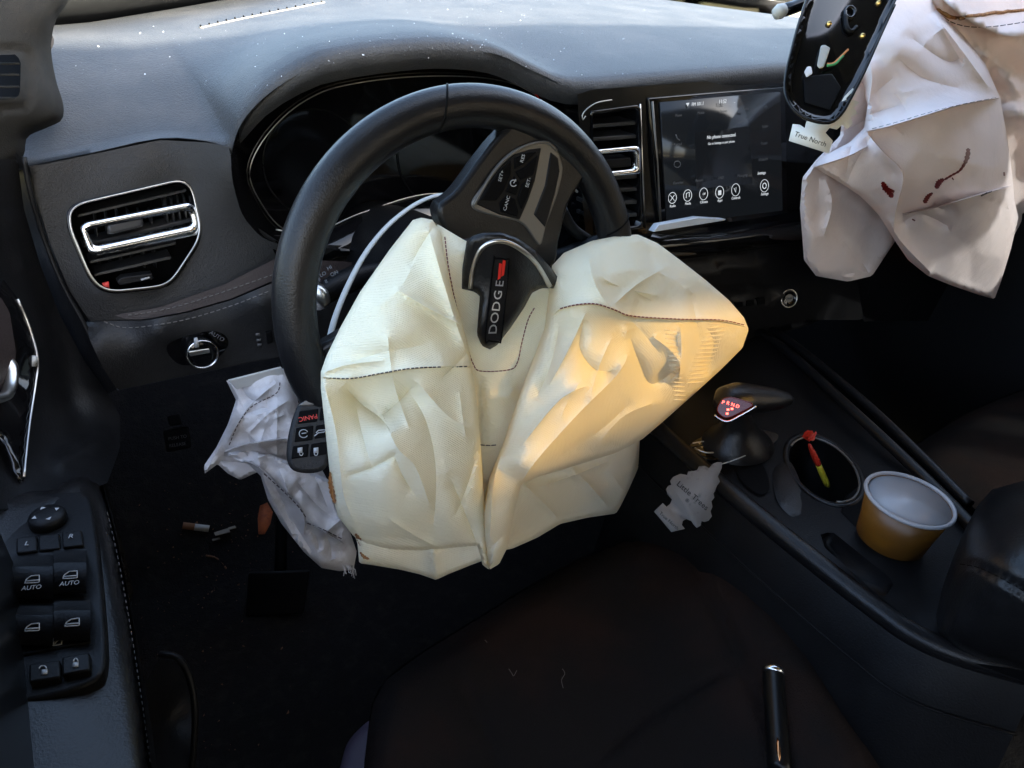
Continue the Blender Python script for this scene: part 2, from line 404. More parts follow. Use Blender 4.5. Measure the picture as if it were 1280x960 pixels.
# roof; unseen sunroof added for amber sun, far and rear glass darkened against fill
SRX0, SRX1, SRY0, SRY1 = .80, 1.34, -.555, -.34
def roofz(x): return 1.19 + .03 * math.sin(math.pi * (x + .2) / 1.87)
for x0, x1, y0, y1 in ((-.2, SRX0, -1.35, .41), (SRX1, 1.67, -1.35, .41), (SRX0, SRX1, -1.35, SRY0), (SRX0, SRX1, SRY1, .41)):
    loft('headliner', [[(x, y, roofz(x)) for x in np.linspace(x0, x1, 6)] for y in np.linspace(y0, y1, 5)], 'headliner', shell, solid=.02)
loft('added_sunroof_glass', [[(x, y, roofz(x) + .012) for x in np.linspace(SRX0 - .01, SRX1 + .01, 4)] for y in (SRY0 - .01, SRY1 + .01)], 'sun_amber_glass', shell)
loft('side_window', [[(1.645, y, z) for y in (-1.3, .9)] for z in (.702, 1.18)], 'fill_cut_glass', shell)
loft('rear_window', [[(x, -1.28, z) for x in (-.19, 1.66)] for z in (.622, 1.18)], 'fill_cut_glass', shell)
# windscreen with its black border
ws = thing('windscreen', 'windscreen glass with black border beyond the dashboard', 'windscreen', (.7, 1.2, .84))
def wsb(x): return float(np.interp(x, [-.2, -.1, 0, .1, .2, .3, .5, .8, 1.2, 1.45, 1.65], [.90, .98, 1.06, 1.125, 1.185, 1.25, 1.40, 1.52, 1.50, 1.38, 1.2]))
def wsz(x): return float(np.interp(x, [-.2, .0, .1, .25, .5, .8, 1.2, 1.6], [.838, .842, .846, .864, .895, .915, .915, .89]))
wx = np.linspace(-.13, 1.6, 30)
rows = []
for t in np.linspace(0, 1, 12):
    rows.append([(x * (1 - .0 * t), wsb(x) * (1 - t) + (.42 - .06 * ((x - .72) / .9) ** 2) * t, wsz(x) * (1 - t) + 1.205 * t + .05 * math.sin(math.pi * t)) for x in wx])
loft('pane', rows, 'glass', ws)
loft('border', [[(x, wsb(x) * (1 - t) + .42 * t - .004, wsz(x) * (1 - t) + 1.205 * t + .05 * math.sin(math.pi * t) - .004) for x in wx] for t in (0, .03, .07)], 'frit', ws, solid=.002)

# ================================================================== dashboard
dash = thing('dashboard', 'black dashboard with touchscreen, air vents and shattered glass dust on top', 'dashboard', (.7, .9, .4))
lip = [(20, 214, .745, 0), (38, 207, .748, 0), (120, 190, .752, 0), (200, 173, .752, 0), (258, 176, .738, .1), (288, 180, .72, .6), (302, 152, .705, 1), (340, 112, .692, 1), (395, 81, .685, 1),
       (440, 70, .682, 1), (500, 62, .68, 1), (560, 59, .68, 1), (620, 66, .678, 1), (660, 84, .67, 1), (700, 103, .66, 1), (735, 108, .65, 1), (800, 103, .638, 1), (900, 95, .626, 1), (985, 88, .62, 1),
       (1100, 82, .62, 1), (1300, 72, .62, 1), (1420, 62, .62, 1)]
L = np.array([np.r_[at(a, b, 1, y), k] for a, b, y, k in lip]); L = catmull(L, 150)
rows = []
offs = [(.012, -.022), (.002, -.012), (0, -.003), (.004, .004), (.014, .008), (.034, .0105)]
for dy, dz in offs: rows.append([p[:3] + np.array([0, dy, dz * p[3] + (0 if dz < 0 else 0)]) for p in L])
ker_ = np.ones(41) / 41
Ls = np.stack([np.convolve(np.pad(L[:, k], 20, mode='edge'), ker_, 'valid') for k in range(4)], 1)
def rear(x): return wsb(min(max(x, -.1), 1.58)) - .012
for t in np.linspace(.06, 1, 22):
    r_ = []
    for p, q in zip(L, Ls):
        b = p[:3] + np.array([0, .034, .0105 * p[3]]); g_ = min(1, t * 1.5); g_ = g_ * g_ * (3 - 2 * g_)
        bx, by, bz_ = b[0] + (q[0] - b[0]) * g_, b[1], b[2] + (q[2] + .0105 * q[3] - b[2]) * g_
        ye = max(rear(bx), by + .05); e = 1 - (1 - t) ** 2.2; kk = float(np.clip((.872 - bz_) / .09, 0, 1)); e = e * kk + t * (1 - kk)
        z = bz_ + (wsz(bx) - .003 - bz_) * e + .006 * math.sin(math.pi * t)
        r_.append((bx, by + (ye - by) * t, z))
    rows.append(r_)
pad = loft('top_pad', rows, 'pad', dash)
from mathutils.bvhtree import BVHTree
bm = bmesh.new(); bm.from_mesh(pad.data); pad_tree = BVHTree.FromBMesh(bm); bm.free()
def on_pad(a, b, lift=0.):
    h = pad_tree.ray_cast(Vector(C), Vector(ray(a, b)).normalized())[0]
    return (np.array(h) if h is not None else at(a, b, 2, .866)) + np.array([0, 0, lift])
yv = lambda a, b: .744 - .00022 * (b - 230)
VENT = [(84, 264), (95, 254), (228, 223), (241, 231), (253, 284), (249, 302), (216, 352), (204, 359), (140, 366), (122, 360), (111, 345), (86, 286)]
_v = resample(np.array(VENT, float), 90, None, True)
for _ in range(4): _v = (np.roll(_v, 1, 0) + 2 * _v + np.roll(_v, -1, 0)) / 4
VENT = [tuple(p) for p in _v]
fpo = [(38, 209), (120, 192), (200, 175), (258, 178), (287, 184), (290, 212), (298, 250), (315, 280), (350, 303), (450, 308), (600, 308), (660, 330), (660, 400), (500, 380), (341, 345), (280, 371), (200, 396), (150, 406), (113, 403), (86, 362), (62, 302), (44, 245)]
front = sheet('front_panel', fpo, [(40, 209, .747), (120, 192, .751), (200, 175, .751), (285, 186, .722), (290, 215, .716), (315, 280, .712), (180, 205, .742), (84, 264, .738), (150, 240, .737), (240, 228, .734), (250, 300, .722), (204, 360, .716), (120, 362, .716),
    (62, 300, .737), (86, 362, .727), (113, 402, .716), (200, 396, .706), (280, 371, .704), (341, 345, .702), (500, 310, .71), (650, 400, .70), (650, 320, .70)], 'y', 'soft', dash, step=7, holes=[VENT],
    spline=False)
side = sheet('end_cap', [(20, 190), (38, 209), (44, 245), (62, 302), (86, 362), (113, 403), (128, 450), (146, 488), (132, 492), (104, 450), (70, 385), (45, 320), (28, 255)],
    [(38, 209, .600), (62, 302, .645), (113, 403, .665), (146, 488, .685), (20, 190, .60), (45, 320, .655), (104, 450, .69), (132, 492, .70)], 'd', 'darkplastic', dash, step=8, spline=False)
tube('edge_trim', [P(a, b, d) for a, b, d in catmull([(30, 196, .598), (38, 240, .61), (56, 300, .632), (78, 355, .648), (105, 405, .66), (130, 460, .675)], 30)], .0022, 'darkplastic', dash)
# left air vent
def inset(pts, k):
    p = np.asarray(pts, float); c = p.mean(0); return c + (p - c) * k
vfr = loft('air_vent', [Yp(resample(inset(VENT, k), 80, None, True), lambda a, b, o=o: yv(a, b) + o) for k, o in ((1.03, -.006), (1.0, -.009), (.965, -.006), (.94, .01), (.90, .05))], 'gloss', dash, closed=True)
bk = Yp(resample(inset(VENT, .92), 60, None, True), lambda a, b: yv(a, b) + .052); mesh('duct', bk, [list(range(60))], 'black', vfr)
tube('chrome_trim', Yp(resample(inset(VENT, .975), 90, None, True), lambda a, b: yv(a, b) - .0085), .0009, 'satin', vfr, closed=True)
for a, b, h, dz in (((97, 268), (233, 236), 4, .012), ((104, 305), (240, 273), 5, .02), ((112, 326), (220, 302), 4, .014), ((118, 342), (214, 320), 4, .012)):
    yprism('slat', [(a[0], a[1]), (b[0], b[1]), (b[0], b[1] + h), (a[0], a[1] + h)], lambda p, q, dz=dz: yv(p, q) + dz - .004, .022, 'slat', vfr, bevel=.0006)
for k in range(5):
    a = 205 + k * 8; yprism('fin', [(a, 246), (a + 2.5, 246), (a + 8, 290), (a + 5.5, 290)], lambda p, q: yv(p, q) + .02, .02, 'slat', vfr)
for k in range(6):
    a = 118 + k * 14; yprism('fin', [(a, 265), (a + 2, 265), (a + 8, 335), (a + 6, 335)], lambda p, q: yv(p, q) + .026, .016, 'slat', vfr)
ho = [(99, 283), (106, 277), (236, 252), (245, 258), (250, 283), (245, 292), (118, 318), (110, 315)]
hi_ = [(108, 287), (111, 284), (231, 261), (236, 264), (240, 279), (238, 282), (122, 307), (117, 306)]
def ring(name, outer, inner, y, th, m, parent, n=90, **kw):
    o_, i_ = resample(outer, n, None, True), resample(inner, n, None, True)
    # both loops start at their first corner, keep them aligned
    rows = [Yp(o_, y), [p + np.array([0, -th, 0]) for p in Yp(inset(o_, .985), y)], [p + np.array([0, -th, 0]) for p in Yp(i_, y)], [p + np.array([0, th, 0]) for p in Yp(i_, y)]]
    return loft(name, rows, m, parent, closed=True, **kw)
ring('chrome_handle', ho, hi_, lambda a, b: yv(a, b) - .004, .005, 'chrome', vfr)
yprism('thumb_tab', [(132, 280), (178, 270), (181, 284), (136, 295)], lambda a, b: yv(a, b) - .008, .02, 'slat', vfr, bevel=.003)
tb = yprism('shutoff_bar', [(146, 352), (152, 347), (190, 342), (192, 349), (150, 357)], lambda a, b: yv(a, b) - .001, .01, 'darkplastic', vfr, bevel=.001)
yprism('mark', [(176, 349), (187, 346), (187, 348), (177, 351)], lambda a, b: yv(a, b) - .0025, .001, 'print', tb)
yprism('reflector', [(128, 355), (136, 353), (137, 361), (130, 361)], lambda a, b: yv(a, b) - .001, .003, 'printred', vfr)

# brown stitched band and lower bolster
band = sheet('brown_band', [(143, 394), (200, 384), (280, 356), (345, 323), (500, 330), (640, 340), (640, 372), (500, 362), (341, 351), (290, 373), (230, 390), (180, 399), (158, 399)],
    [(143, 394, .708), (200, 384, .699), (280, 356, .694), (345, 323, .692), (341, 351, .688), (290, 373, .690), (230, 390, .694), (180, 399, .700), (600, 340, .69), (600, 368, .688)], 'y', 'brown', dash, step=6, spline=False)
low = sheet('lower_panel', [(108, 402), (158, 401), (180, 401), (230, 392), (290, 375), (342, 353), (500, 365), (660, 372), (660, 470), (500, 460), (350, 446), (250, 466), (147, 488), (130, 462), (112, 425)],
    [(108, 402, .716), (158, 401, .702), (230, 392, .690), (290, 375, .686), (342, 353, .684), (600, 370, .68), (120, 420, .690), (200, 412, .674), (330, 375, .668), (200, 440, .682), (330, 420, .682), (147, 488, .69), (250, 466, .686), (350, 446, .684), (600, 450, .684)], 'y', 'soft', dash, step=7, spline=False)
stitches('stitching', [(160, 394), (210, 386), (270, 368), (342, 343)], lambda a, b: band.at(a, b, .0008), .0005, 'thread_grey', dash, 5, 3)
stitches('stitching', [(130, 402), (150, 409), (175, 409), (230, 400), (290, 382), (341, 362)], lambda a, b: low.at(a, b, .0008), .0005, 'thread_grey', dash, 5, 3)
mesh('underside', [at(147, 488, 1, .69), at(350, 446, 1, .684), at(660, 470, 1, .684), (.62, 1.1, .50), (.0, 1.1, .50)], [(0, 1, 2, 3, 4)], 'darkplastic', dash, smooth=False)
# headlamp switch and dimmer
lw = lambda a, b: low.at(a, b)
sw = mesh('switch_plate', [low.at(a, b, .002) for a, b in catmull([(208, 436), (222, 424), (262, 414), (282, 420), (284, 434), (266, 450), (226, 456)], 40, True)], [list(range(40))], 'gloss', dash)
kc = low.at(250, 438, .003); kn = unit([-.0, -1, .12])
kb = lathe('knob', kc, kn, [(.0165, 0), (.0165, .008), (.0145, .012), (.0138, .0125), (.009, .0128)], 'gloss', sw)
tube('chrome_ring', [kc + kn * .0125 + .0147 * (math.cos(t) * np.array([1, 0, 0]) + math.sin(t) * np.array([0, .12, 1])) for t in np.linspace(0, 6.283, 40, endpoint=False)], .0009, 'chrome', kb, closed=True)
prism('pointer', [low.at(a, b, .018) for a, b in ((243, 424), (247, 423), (249, 434), (244, 435))], (0, .003, 0), 'print', kb)
prism('grip', [low.at(a, b, .019) for a, b in ((236, 440), (262, 436), (263, 441), (238, 446))], (0, .006, 0), 'satin', kb, bevel=.001)
ptext('AUTO', 271, 420, 281, 426, 5, lambda a, b: low.at(a, b, .003), 'printdim', dash)
for k, (a, b) in enumerate(((323, 419), (324, 426), (325, 432))):
    prism('dimmer_mark', [low.at(a + u, b + v, .0015) for u, v in ((-3, -2), (2, -2.5), (2, .5), (-3, 1))], (0, .001, 0), 'printdim', dash)
prism('dimmer_wheel', [low.at(a, b, .004) for a, b in ((333, 416), (340, 414), (342, 428), (335, 431))], (0, .01, 0), 'black', dash, bevel=.001)

# instrument cluster: gloss funnel, chrome line, glass
outl = [(289, 200), (302, 154), (340, 114), (395, 83), (440, 72), (500, 64), (560, 61), (620, 68), (660, 86), (700, 105), (722, 125), (732, 180), (730, 250), (700, 305), (600, 318), (470, 316), (350, 305), (312, 281), (296, 248)]
inn = [(312, 216), (326, 180), (358, 143), (398, 117), (440, 105), (500, 97), (560, 95), (610, 98), (650, 108), (682, 130), (698, 160), (704, 200), (702, 240), (680, 275), (600, 290), (480, 292), (392, 296), (352, 285), (324, 250)]
o_, i_ = catmull(outl, 120, True), catmull(inn, 120, True)
def cy(a, b): return .70 - .03 * np.clip((a - 560) / 150, 0, 1)
clu = loft('instrument_cluster', [[at(*(o * (1 - t) + i * t), 1, cy(*o) * (1 - t) + .772 * t - .012 * (1 - t) + .01 * math.sin(math.pi * t)) for o, i in zip(o_, i_)] for t in np.linspace(0, 1, 8)], 'gloss', dash, closed=True)
tube('chrome_line', Yp(i_, .768), .0007, 'satin', clu, closed=True)
mesh('lens', Yp(i_, .776), [list(range(120))], 'gloss', clu)
for cx, cy_, r in ((395, 205, 62), (560, 190, 72)):
    c3 = at(cx, cy_, 1, .7735)
    tube('gauge_ring', [c3 + (r / 1050) * np.array([math.cos(t), 0, math.sin(t)]) for t in np.linspace(0, 6.283, 60, endpoint=False)], .0008, 'darkplastic', clu, closed=True)
yprism('telltale', [(666, 113), (668, 112), (676, 124), (674, 125)], .70, .001, 'led_glow', clu)
tube('warning_mark', Yp([(661, 107), (667, 114), (672, 121), (675, 127)], .70), .0009, 'badge_red', clu)
lowtrim = loft('column_shroud_trim', [Yp(catmull(p, 30), y) for p, y in (([(330, 290), (392, 292), (450, 268), (530, 244), (620, 250), (700, 262)], .735), ([(335, 298), (392, 300), (450, 277), (530, 252), (620, 258), (700, 270)], .715), ([(345, 320), (392, 330), (450, 315), (530, 300), (620, 300), (700, 310)], .70))], 'gloss', clu)
tube('chrome_line', Yp(catmull([(345, 287), (392, 291), (450, 267), (530, 243), (600, 246)], 30), .733), .0009, 'satin', clu)

# centre stack: bezel, vent, screen, controls
sy = lambda a, b: .624 - .00013 * (b - 110)
STK = [(722, 118), (740, 112), (800, 108), (900, 100), (1000, 92), (1040, 90), (1046, 300), (800, 330), (735, 330), (728, 250)]
CV = [(738, 140), (798, 132), (802, 285), (742, 292)]
stk = sheet('centre_stack', STK, [(722, 118, .650), (735, 330, .640), (800, 108, .632), (800, 330, .604), (1000, 92, .626), (1046, 300, .604), (900, 100, .628), (900, 310, .604)], 'y', 'stackblack', dash, step=9, holes=[CV], spline=False)
cv = loft('air_vent', [[stk.at(a, b) + np.array([0, o, 0]) for a, b in resample(inset(CV, k), 60, None, True)] for k, o in ((1.02, -.002), (1, -.004), (.95, 0), (.93, .05))], 'gloss', dash, closed=True)
mesh('duct', [stk.at(a, b) + np.array([0, .052, 0]) for a, b in inset(CV, .97)], [(0, 1, 2, 3)], 'black', cv)
for y0 in (153, 170, 220, 236, 252, 268):
    prism('slat', [stk.at(a, b) + np.array([0, .004, 0]) for a, b in ((741, y0 + 3), (799, y0 - 1), (799, y0 + 4), (741, y0 + 8))], (0, .03, 0), 'slat', cv, bevel=.0008)
def stkfn(off): return lambda a, b: stk.at(a, b)[1] + off
ring('chrome_handle', [(738, 189), (742, 187), (794, 182), (798, 185), (799, 213), (796, 217), (742, 222), (738, 219)], [(742, 194), (746, 192), (789, 188), (793, 190), (793, 208), (791, 211), (746, 216), (742, 214)], stkfn(-.006), .004, 'chrome', cv)
prism('thumb_tab', [stk.at(a, b) + np.array([0, -.01, 0]) for a, b in ((748, 197), (782, 194), (783, 206), (749, 209))], (0, .02, 0), 'darkplastic', cv, bevel=.002)
tube('chrome_line', [stk.at(a, b, .001) for a, b in catmull([(732, 145), (728, 150), (730, 140), (745, 129), (765, 125)], 20)], .0008, 'satin', cv)
tube('chrome_line', [stk.at(a, b, .001) for a, b in ((800, 130), (803, 210), (806, 285))], .0012, 'satin', cv)
# touchscreen
SCR = [(815, 127), (973, 113), (975, 262), (829, 282)]
scr = prism('touchscreen', [stk.at(a, b) + np.array([0, -.004, 0]) for a, b in [(808, 122), (979, 107), (983, 268), (822, 290)]], (0, .012, 0), 'gloss', dash, bevel=.002)
disp = prism('display', [stk.at(a, b) + np.array([0, -.0046, 0]) for a, b in [(822, 127), (972, 114), (975, 262), (831, 280)]], (0, .002, 0), 'screen', scr)
tube('bezel_line', [stk.at(a, b) + np.array([0, -.0045, 0]) for a, b in ((812, 126), (818, 200), (823, 284))], .0016, 'silver', scr)
sf_ = lambda a, b: stk.at(a, b) + np.array([0, -.0052, 0])
def st(body, a, b, h, m='screen_text'): return ptext(body, a, b, a + 20, b - 2.0, h, sf_, m, disp)
st('FM 101.1', 868, 129, 4.2); st('11:52', 899, 126, 4.6); st('...', 914, 126, 3)
st('No phone connected.', 898, 169, 4.2); st('Go to Settings to pair phone.', 898, 177, 2.9)
yt = prism('antenna_icon', [sf_(a, b) for a, b in ((854, 128), (858, 127.6), (856, 132))], (0, .0005, 0), 'screen_text', disp)
for k, (a, b, s) in enumerate(((837, 246, 'Radio'), (856, 243, 'Media'), (876, 241, 'Climate'), (896, 239, 'Apps'), (916, 236, 'Controls'), (952, 231, 'Settings'))):
    ri = np.linalg.norm(sf_(a + 5, b) - sf_(a, b)); c3 = sf_(a, b); ux = unit(sf_(a + 9, b - 1) - c3); uz = unit(sf_(a, b - 9) - c3)
    ic = tube('icon', [c3 + ri * (math.cos(t) * ux + math.sin(t) * uz) for t in np.linspace(0, 6.283, 28, endpoint=False)], .0004, 'screen_text', disp, closed=True, seg=5)
    st(s, a, b + 10, 3.0)
    if k == 0:
        for q in (-1, 1): tube('glyph', [c3 + ri * .5 * (q * ux - uz), c3 + ri * .5 * (-q * ux + uz)], .0004, 'screen_text', ic, seg=5)
    elif k == 1:
        tube('glyph', [c3 + ri * v for v in (-.35 * ux - .4 * uz, -.3 * ux + .4 * uz, .4 * ux + .55 * uz, .4 * ux - .25 * uz)], .0005, 'screen_text', ic, seg=5)
    elif k == 2: st('Off', a, b, 2.6)
    elif k == 3: prism('glyph', [c3 + ri * v for v in (-.35 * ux - .45 * uz, .35 * ux - .45 * uz, .35 * ux + .3 * uz, -.35 * ux + .3 * uz)], (0, -.0004, 0), 'screen_text', ic)
    elif k == 4: tube('glyph', [c3 + ri * v for v in (-.4 * ux + .3 * uz, 0 * ux - .4 * uz, .1 * ux + .4 * uz)], .0004, 'screen_text', ic, seg=5)
    else: tube('glyph', [c3 + ri * .45 * (math.cos(t) * ux + math.sin(t) * uz) for t in np.linspace(0, 6.283, 12, endpoint=False)], .0006, 'screen_text', ic, closed=True, seg=5)
for s, a, b in (('Phone', 844, 143), ('Mobile', 872, 140), ('Device', 900, 138), ('Audio', 928, 135), ('Info', 953, 133), ('Trailer', 952, 157), ('Travel', 951, 178), ('SiriusXM', 950, 198), ('Keypad', 843, 179), ('Favorites', 844, 227), ('Recent', 870, 224), ('DND', 897, 221), ('Messaging', 924, 218)):
    st(s, a, b, 3.2, 'screen_dim')
st('Settings', 948, 215, 3.3)
tube('icon', [sf_(a, b) for a, b in ((841, 167), (843, 172), (846, 174))], .0007, 'screen_dim', disp, seg=5)
tube('icon', [sf_(843 + 4 * math.cos(t), 204 + 4 * math.sin(t)) for t in np.linspace(0, 6.283, 14, endpoint=False)], .0005, 'screen_dim', disp, closed=True, seg=5)
# chamfered gloss shelf under the screen, lower control panel, start button
shelf = loft('lower_trim', [[at(a, b, 1, y) for a, b, y in catmull(p, 20)] for p in ([(806, 300, .606), (900, 284, .606), (985, 270, .606), (1046, 262, .606)], [(809, 297, .603), (900, 281, .603), (985, 267, .603), (1046, 259, .603)],
     [(816, 292, .588), (900, 296, .570), (985, 284, .572), (1046, 276, .572)], [(800, 318, .575), (900, 304, .566), (985, 292, .568), (1046, 284, .568)], [(800, 330, .595), (900, 318, .59), (985, 306, .59), (1046, 298, .59)])], 'gloss', dash)
prism('shelf_sky_reflection', [at(a, b, 1, .575) for a, b in ((817, 290), (824, 281), (873, 272), (908, 274), (905, 276))], (0, .01, -.001), 'sky_reflection', dash, bevel=.0008)  # sky reflection on the shelf, modelled as a pale strip
ctl = sheet('control_panel', [(735, 328), (800, 326), (900, 312), (985, 299), (1060, 290), (1080, 400), (1010, 400), (960, 410), (880, 420), (760, 430)], [(735, 328, .63), (800, 326, .6), (1050, 290, .595), (800, 420, .60), (1050, 400, .585), (900, 360, .588)], 'y', 'darkplastic', dash, step=9, spline=False,
    creases=[([(800, 338), (900, 324), (1000, 308)], .012, 4, 'g'), ([(800, 382), (900, 372), (1000, 358)], .01, 3, 'g')])
bc = ctl.at(985, 373, .004); bn = unit(np.array([-.35, -.85, .35]))
sb = lathe('start_button', bc, bn, [(.0145, -.01), (.0145, .002), (.0125, .004), (.012, .003), (.006, .003)], 'gloss', dash)
bu = unit(np.cross(bn, [0, 0, 1.])); bw = np.cross(bu, bn)
tube('chrome_ring', [bc + bn * .003 + .0145 * (math.cos(t) * bu + math.sin(t) * bw) for t in np.linspace(0, 6.283, 40, endpoint=False)], .0009, 'satin', sb, closed=True)
text('START', bc + bn * .0035, bu * -1 if bu[0] < 0 else bu, (0, 0, 1), .003, 'printdim', sb); 
for k in range(4):
    a = 905 + k * 14; prism('button', [ctl.at(a + u, 380 - k * 2 + v, .002) for u, v in ((0, 0), (10, -1.5), (10, 6), (0, 7.5))], (0, .006, 0), 'black', dash, bevel=.001)
# passenger side of the fascia, mostly in shadow, with glove box
pas = sheet('passenger_fascia', [(1030, 92), (1300, 74), (1420, 70), (1420, 420), (1250, 400), (1075, 402)], [(1030, 92, .63), (1300, 74, .64), (1420, 70, .65), (1420, 420, .66), (1075, 402, .62), (1200, 250, .60)], 'y', 'darkplastic', dash, step=14, spline=False)
box('glove_box', (.98, .68, .36), (1.55, .95, .66), 'darkplastic', dash, bevel=.01)
box('carrier', (.0, .96, .5), (1.58, 1.05, .76), 'shell', dash, smooth=False)
box('stack_core', (.64, .72, .2), (.95, .95, .70), 'shell', dash, smooth=False)
# defroster slot and a scatter of broken safety glass on the pad
pf = lambda a, b: at(a, b, 2, .852)
pz = [(250, 35), (300, 24), (360, 12), (405, 3)]
tube('defroster_slot', [on_pad(a, b) for a, b in catmull(pz, 30)], .0022, 'paper', dash, flat=.5)
stitches('defroster_grille', [(250, 34), (300, 23), (360, 11), (404, 3)], lambda a, b: on_pad(a, b, .0015), .0012, 'black', dash, 2, 9)

# ================================================================== steering wheel
WC = np.array([.3199, .5056, .6737]); WN = unit([-.05217, -.98309, .17556])          # centre and axis found from the rim's outline
WU = unit(np.array([0, 0, 1.]) - WN * WN[2]); WR = np.cross(WU, WN)
wheel = thing('steering_wheel', 'black leather steering wheel turned far to the left', 'steering wheel', WC)
def W(px, py, h=0.): return onpl(px, py, WC + WN * h, WN)
def wprism(name, pts, h, th, m, parent, n=None, **kw):
    p = catmull(pts, n, True) if n else pts
    return prism(name, [W(a, b, h) for a, b in p], -WN * th, m, parent, **kw)
RM, rm = .1715, .0180
rows = []
for t in np.linspace(0, 2 * math.pi, 160, endpoint=False):
    d = math.cos(t) * WR + math.sin(t) * WU; k = 1.0 + .10 * math.exp(-((t - 1.05) / .35) ** 2) + .06 * math.exp(-((t - 3.6) / .4) ** 2)
    rows.append([WC + d * (RM + rm * 1.0 * math.cos(q)) + WN * (rm * .92 * k * math.sin(q)) - d * (k - 1) * rm * .8 * (math.cos(q) < 0) for q in np.linspace(0, 2 * math.pi, 22, endpoint=False)])
loft('rim', rows + rows[:1], 'leather', wheel, closed=True)
for t0, lean in ((1.70, .18), (.35, -.1), (4.0, .1)):
    pts = []
    for q in np.linspace(-1.2, 2.6, 24):
        t = t0 + lean * (q - .5) * .25; d = math.cos(t) * WR + math.sin(t) * WU
        pts.append(WC + d * (RM + (rm + .0002) * math.cos(q)) + WN * (rm * .925 * math.sin(q) * (1 + .10 * math.exp(-((t - 1.05) / .35) ** 2)) + .0002))
    tube('rim_seam', pts, .0010, 'black', wheel, seg=6)
# upper spoke with control pad
spk = [(548, 262), (572, 238), (600, 200), (626, 168), (655, 146), (700, 150), (738, 180), (735, 215), (712, 255), (700, 300), (690, 335), (640, 330), (570, 300)]
wprism('spoke', spk, .010, .022, 'leather', wheel, 60, bevel=.004, seg=3)
bez = [(590, 258), (606, 230), (622, 207), (640, 190), (660, 180), (684, 176), (695, 184), (702, 200), (704, 215), (697, 245), (684, 280), (677, 306), (670, 302), (652, 279), (620, 271)]
bz = wprism('control_bezel', bez, .0125, .006, 'silver', wheel, 70, bevel=.0015)
pA = [(595, 255), (610, 230), (626, 208), (643, 193), (662, 187), (677, 185), (669, 226), (660, 252), (650, 275), (624, 268)]
bp = wprism('button_pad', pA, .0138, .004, 'darkplastic', bz, None, bevel=.001)
for poly in ([(599, 252), (612, 231), (628, 210), (640, 199), (640, 217), (630, 240), (621, 252)], [(643, 197), (660, 190), (673, 189), (655, 206), (643, 212)], [(644, 215), (656, 209), (673, 193), (668, 219), (651, 226)], [(632, 240), (643, 219), (651, 228), (646, 245)],
             [(653, 229), (667, 222), (660, 248), (652, 263), (647, 248)], [(624, 254), (633, 243), (645, 248), (650, 266), (647, 272), (626, 265)]):
    wprism('button', inset(poly, .95), .0152, .004, 'black', bp, None, bevel=.0008)
wt = lambda h: (lambda a, b: W(a, b, h))
for s, a, b in (('RES', 653, 198), ('SET+', 626, 220), ('SET-', 660, 228), ('CANC', 633, 254)):
    ptext(s, a, b, a + 4, b - 14, 4.0, wt(.0156), 'print', bp)
tube('cruise_icon', [W(642 + 4 * math.cos(t), 229 + 4 * math.sin(t), .0158) for t in np.linspace(.6, 5.6, 16)], .0005, 'print', bp, seg=5)
tube('cruise_icon', [W(642, 229, .0158), W(645, 224, .0158)], .0005, 'print', bp, seg=5)
wprism('side_button', [(689, 190), (698, 198), (700, 214), (694, 242), (682, 284), (668, 268), (682, 232)], .0138, .004, 'darkplastic', bz, None, bevel=.001)
tube('chrome_edge', [W(a, b, .0132) for a, b in catmull([(592, 257), (608, 229), (624, 207), (642, 191), (662, 181), (684, 178), (696, 188)], 30)], .0014, 'silver', bz)
# other two spokes and hub
for ang in (math.radians(195), math.radians(285)):
    d = math.cos(ang) * WR + math.sin(ang) * WU; e = np.cross(WN, d)
    prism('spoke', [WC + d * .04 + e * .035 + WN * .006, WC + d * .16 + e * .022 + WN * .004, WC + d * .16 - e * .022 + WN * .004, WC + d * .04 - e * .035 + WN * .006], -WN * .02, 'leather', wheel, bevel=.004)
hub = lathe('hub', WC - WN * .05, WN, [(.052, 0), (.062, .03), (.066, .052), (.06, .064), (.045, .071), (.02, .074)], 'leather', wheel, 48)
# steering column shroud and stalks
lathe('column', WC - WN * .05, -WN, [(.05, 0), (.055, .03), (.06, .06), (.062, .15), (.062, .24)], 'darkplastic', wheel, 28)
def stalk(px, tipd, rootd, sx):
    p = [P(a, b, d) for a, b, d in px]; p = catmull(p, 24); rr = np.interp(np.linspace(0, 1, 24), [0, .3, .5, .55, .8, 1], [.009, .010, .0115, .0125, .0128, .010])
    return tube('stalk', p, rr, 'darkplastic', wheel, seg=14)
s1 = stalk([(520, 330, .72), (450, 345, .70), (395, 372, .67)], 0, 0, 1)
for a, b, s in ((396, 352, 'OFF'), (404, 343, 'LO'), (412, 335, 'HI'), (392, 362, 'INT'), (418, 342, 'ON'), (408, 352, 'II')):
    text(s, P(a, b, .655), P(a + 10, b - 5, .655) - P(a, b, .655), P(a - 4, b - 10, .655) - P(a, b, .655), .0036, 'printdim', s1)
lathe('stalk_collar', P(400, 368, .668), P(395, 374, .66) - P(420, 360, .68), [(.0135, 0), (.014, .004), (.0135, .008)], 'satin', s1, 20)
s2 = stalk([(660, 330, .74), (720, 318, .735), (762, 300, .73)], 0, 0, 1)
tube('shifter_paddle', [W(a, b, -.03) for a, b in catmull([(702, 262), (715, 285), (735, 300)], 12)], .006, 'darkplastic', wheel)
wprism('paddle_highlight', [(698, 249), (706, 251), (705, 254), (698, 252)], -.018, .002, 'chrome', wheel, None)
tube('paddle_edge', [W(a, b, -.02) for a, b in catmull([(696, 212), (700, 225), (712, 232), (722, 240)], 14)], .0012, 'satin', wheel)
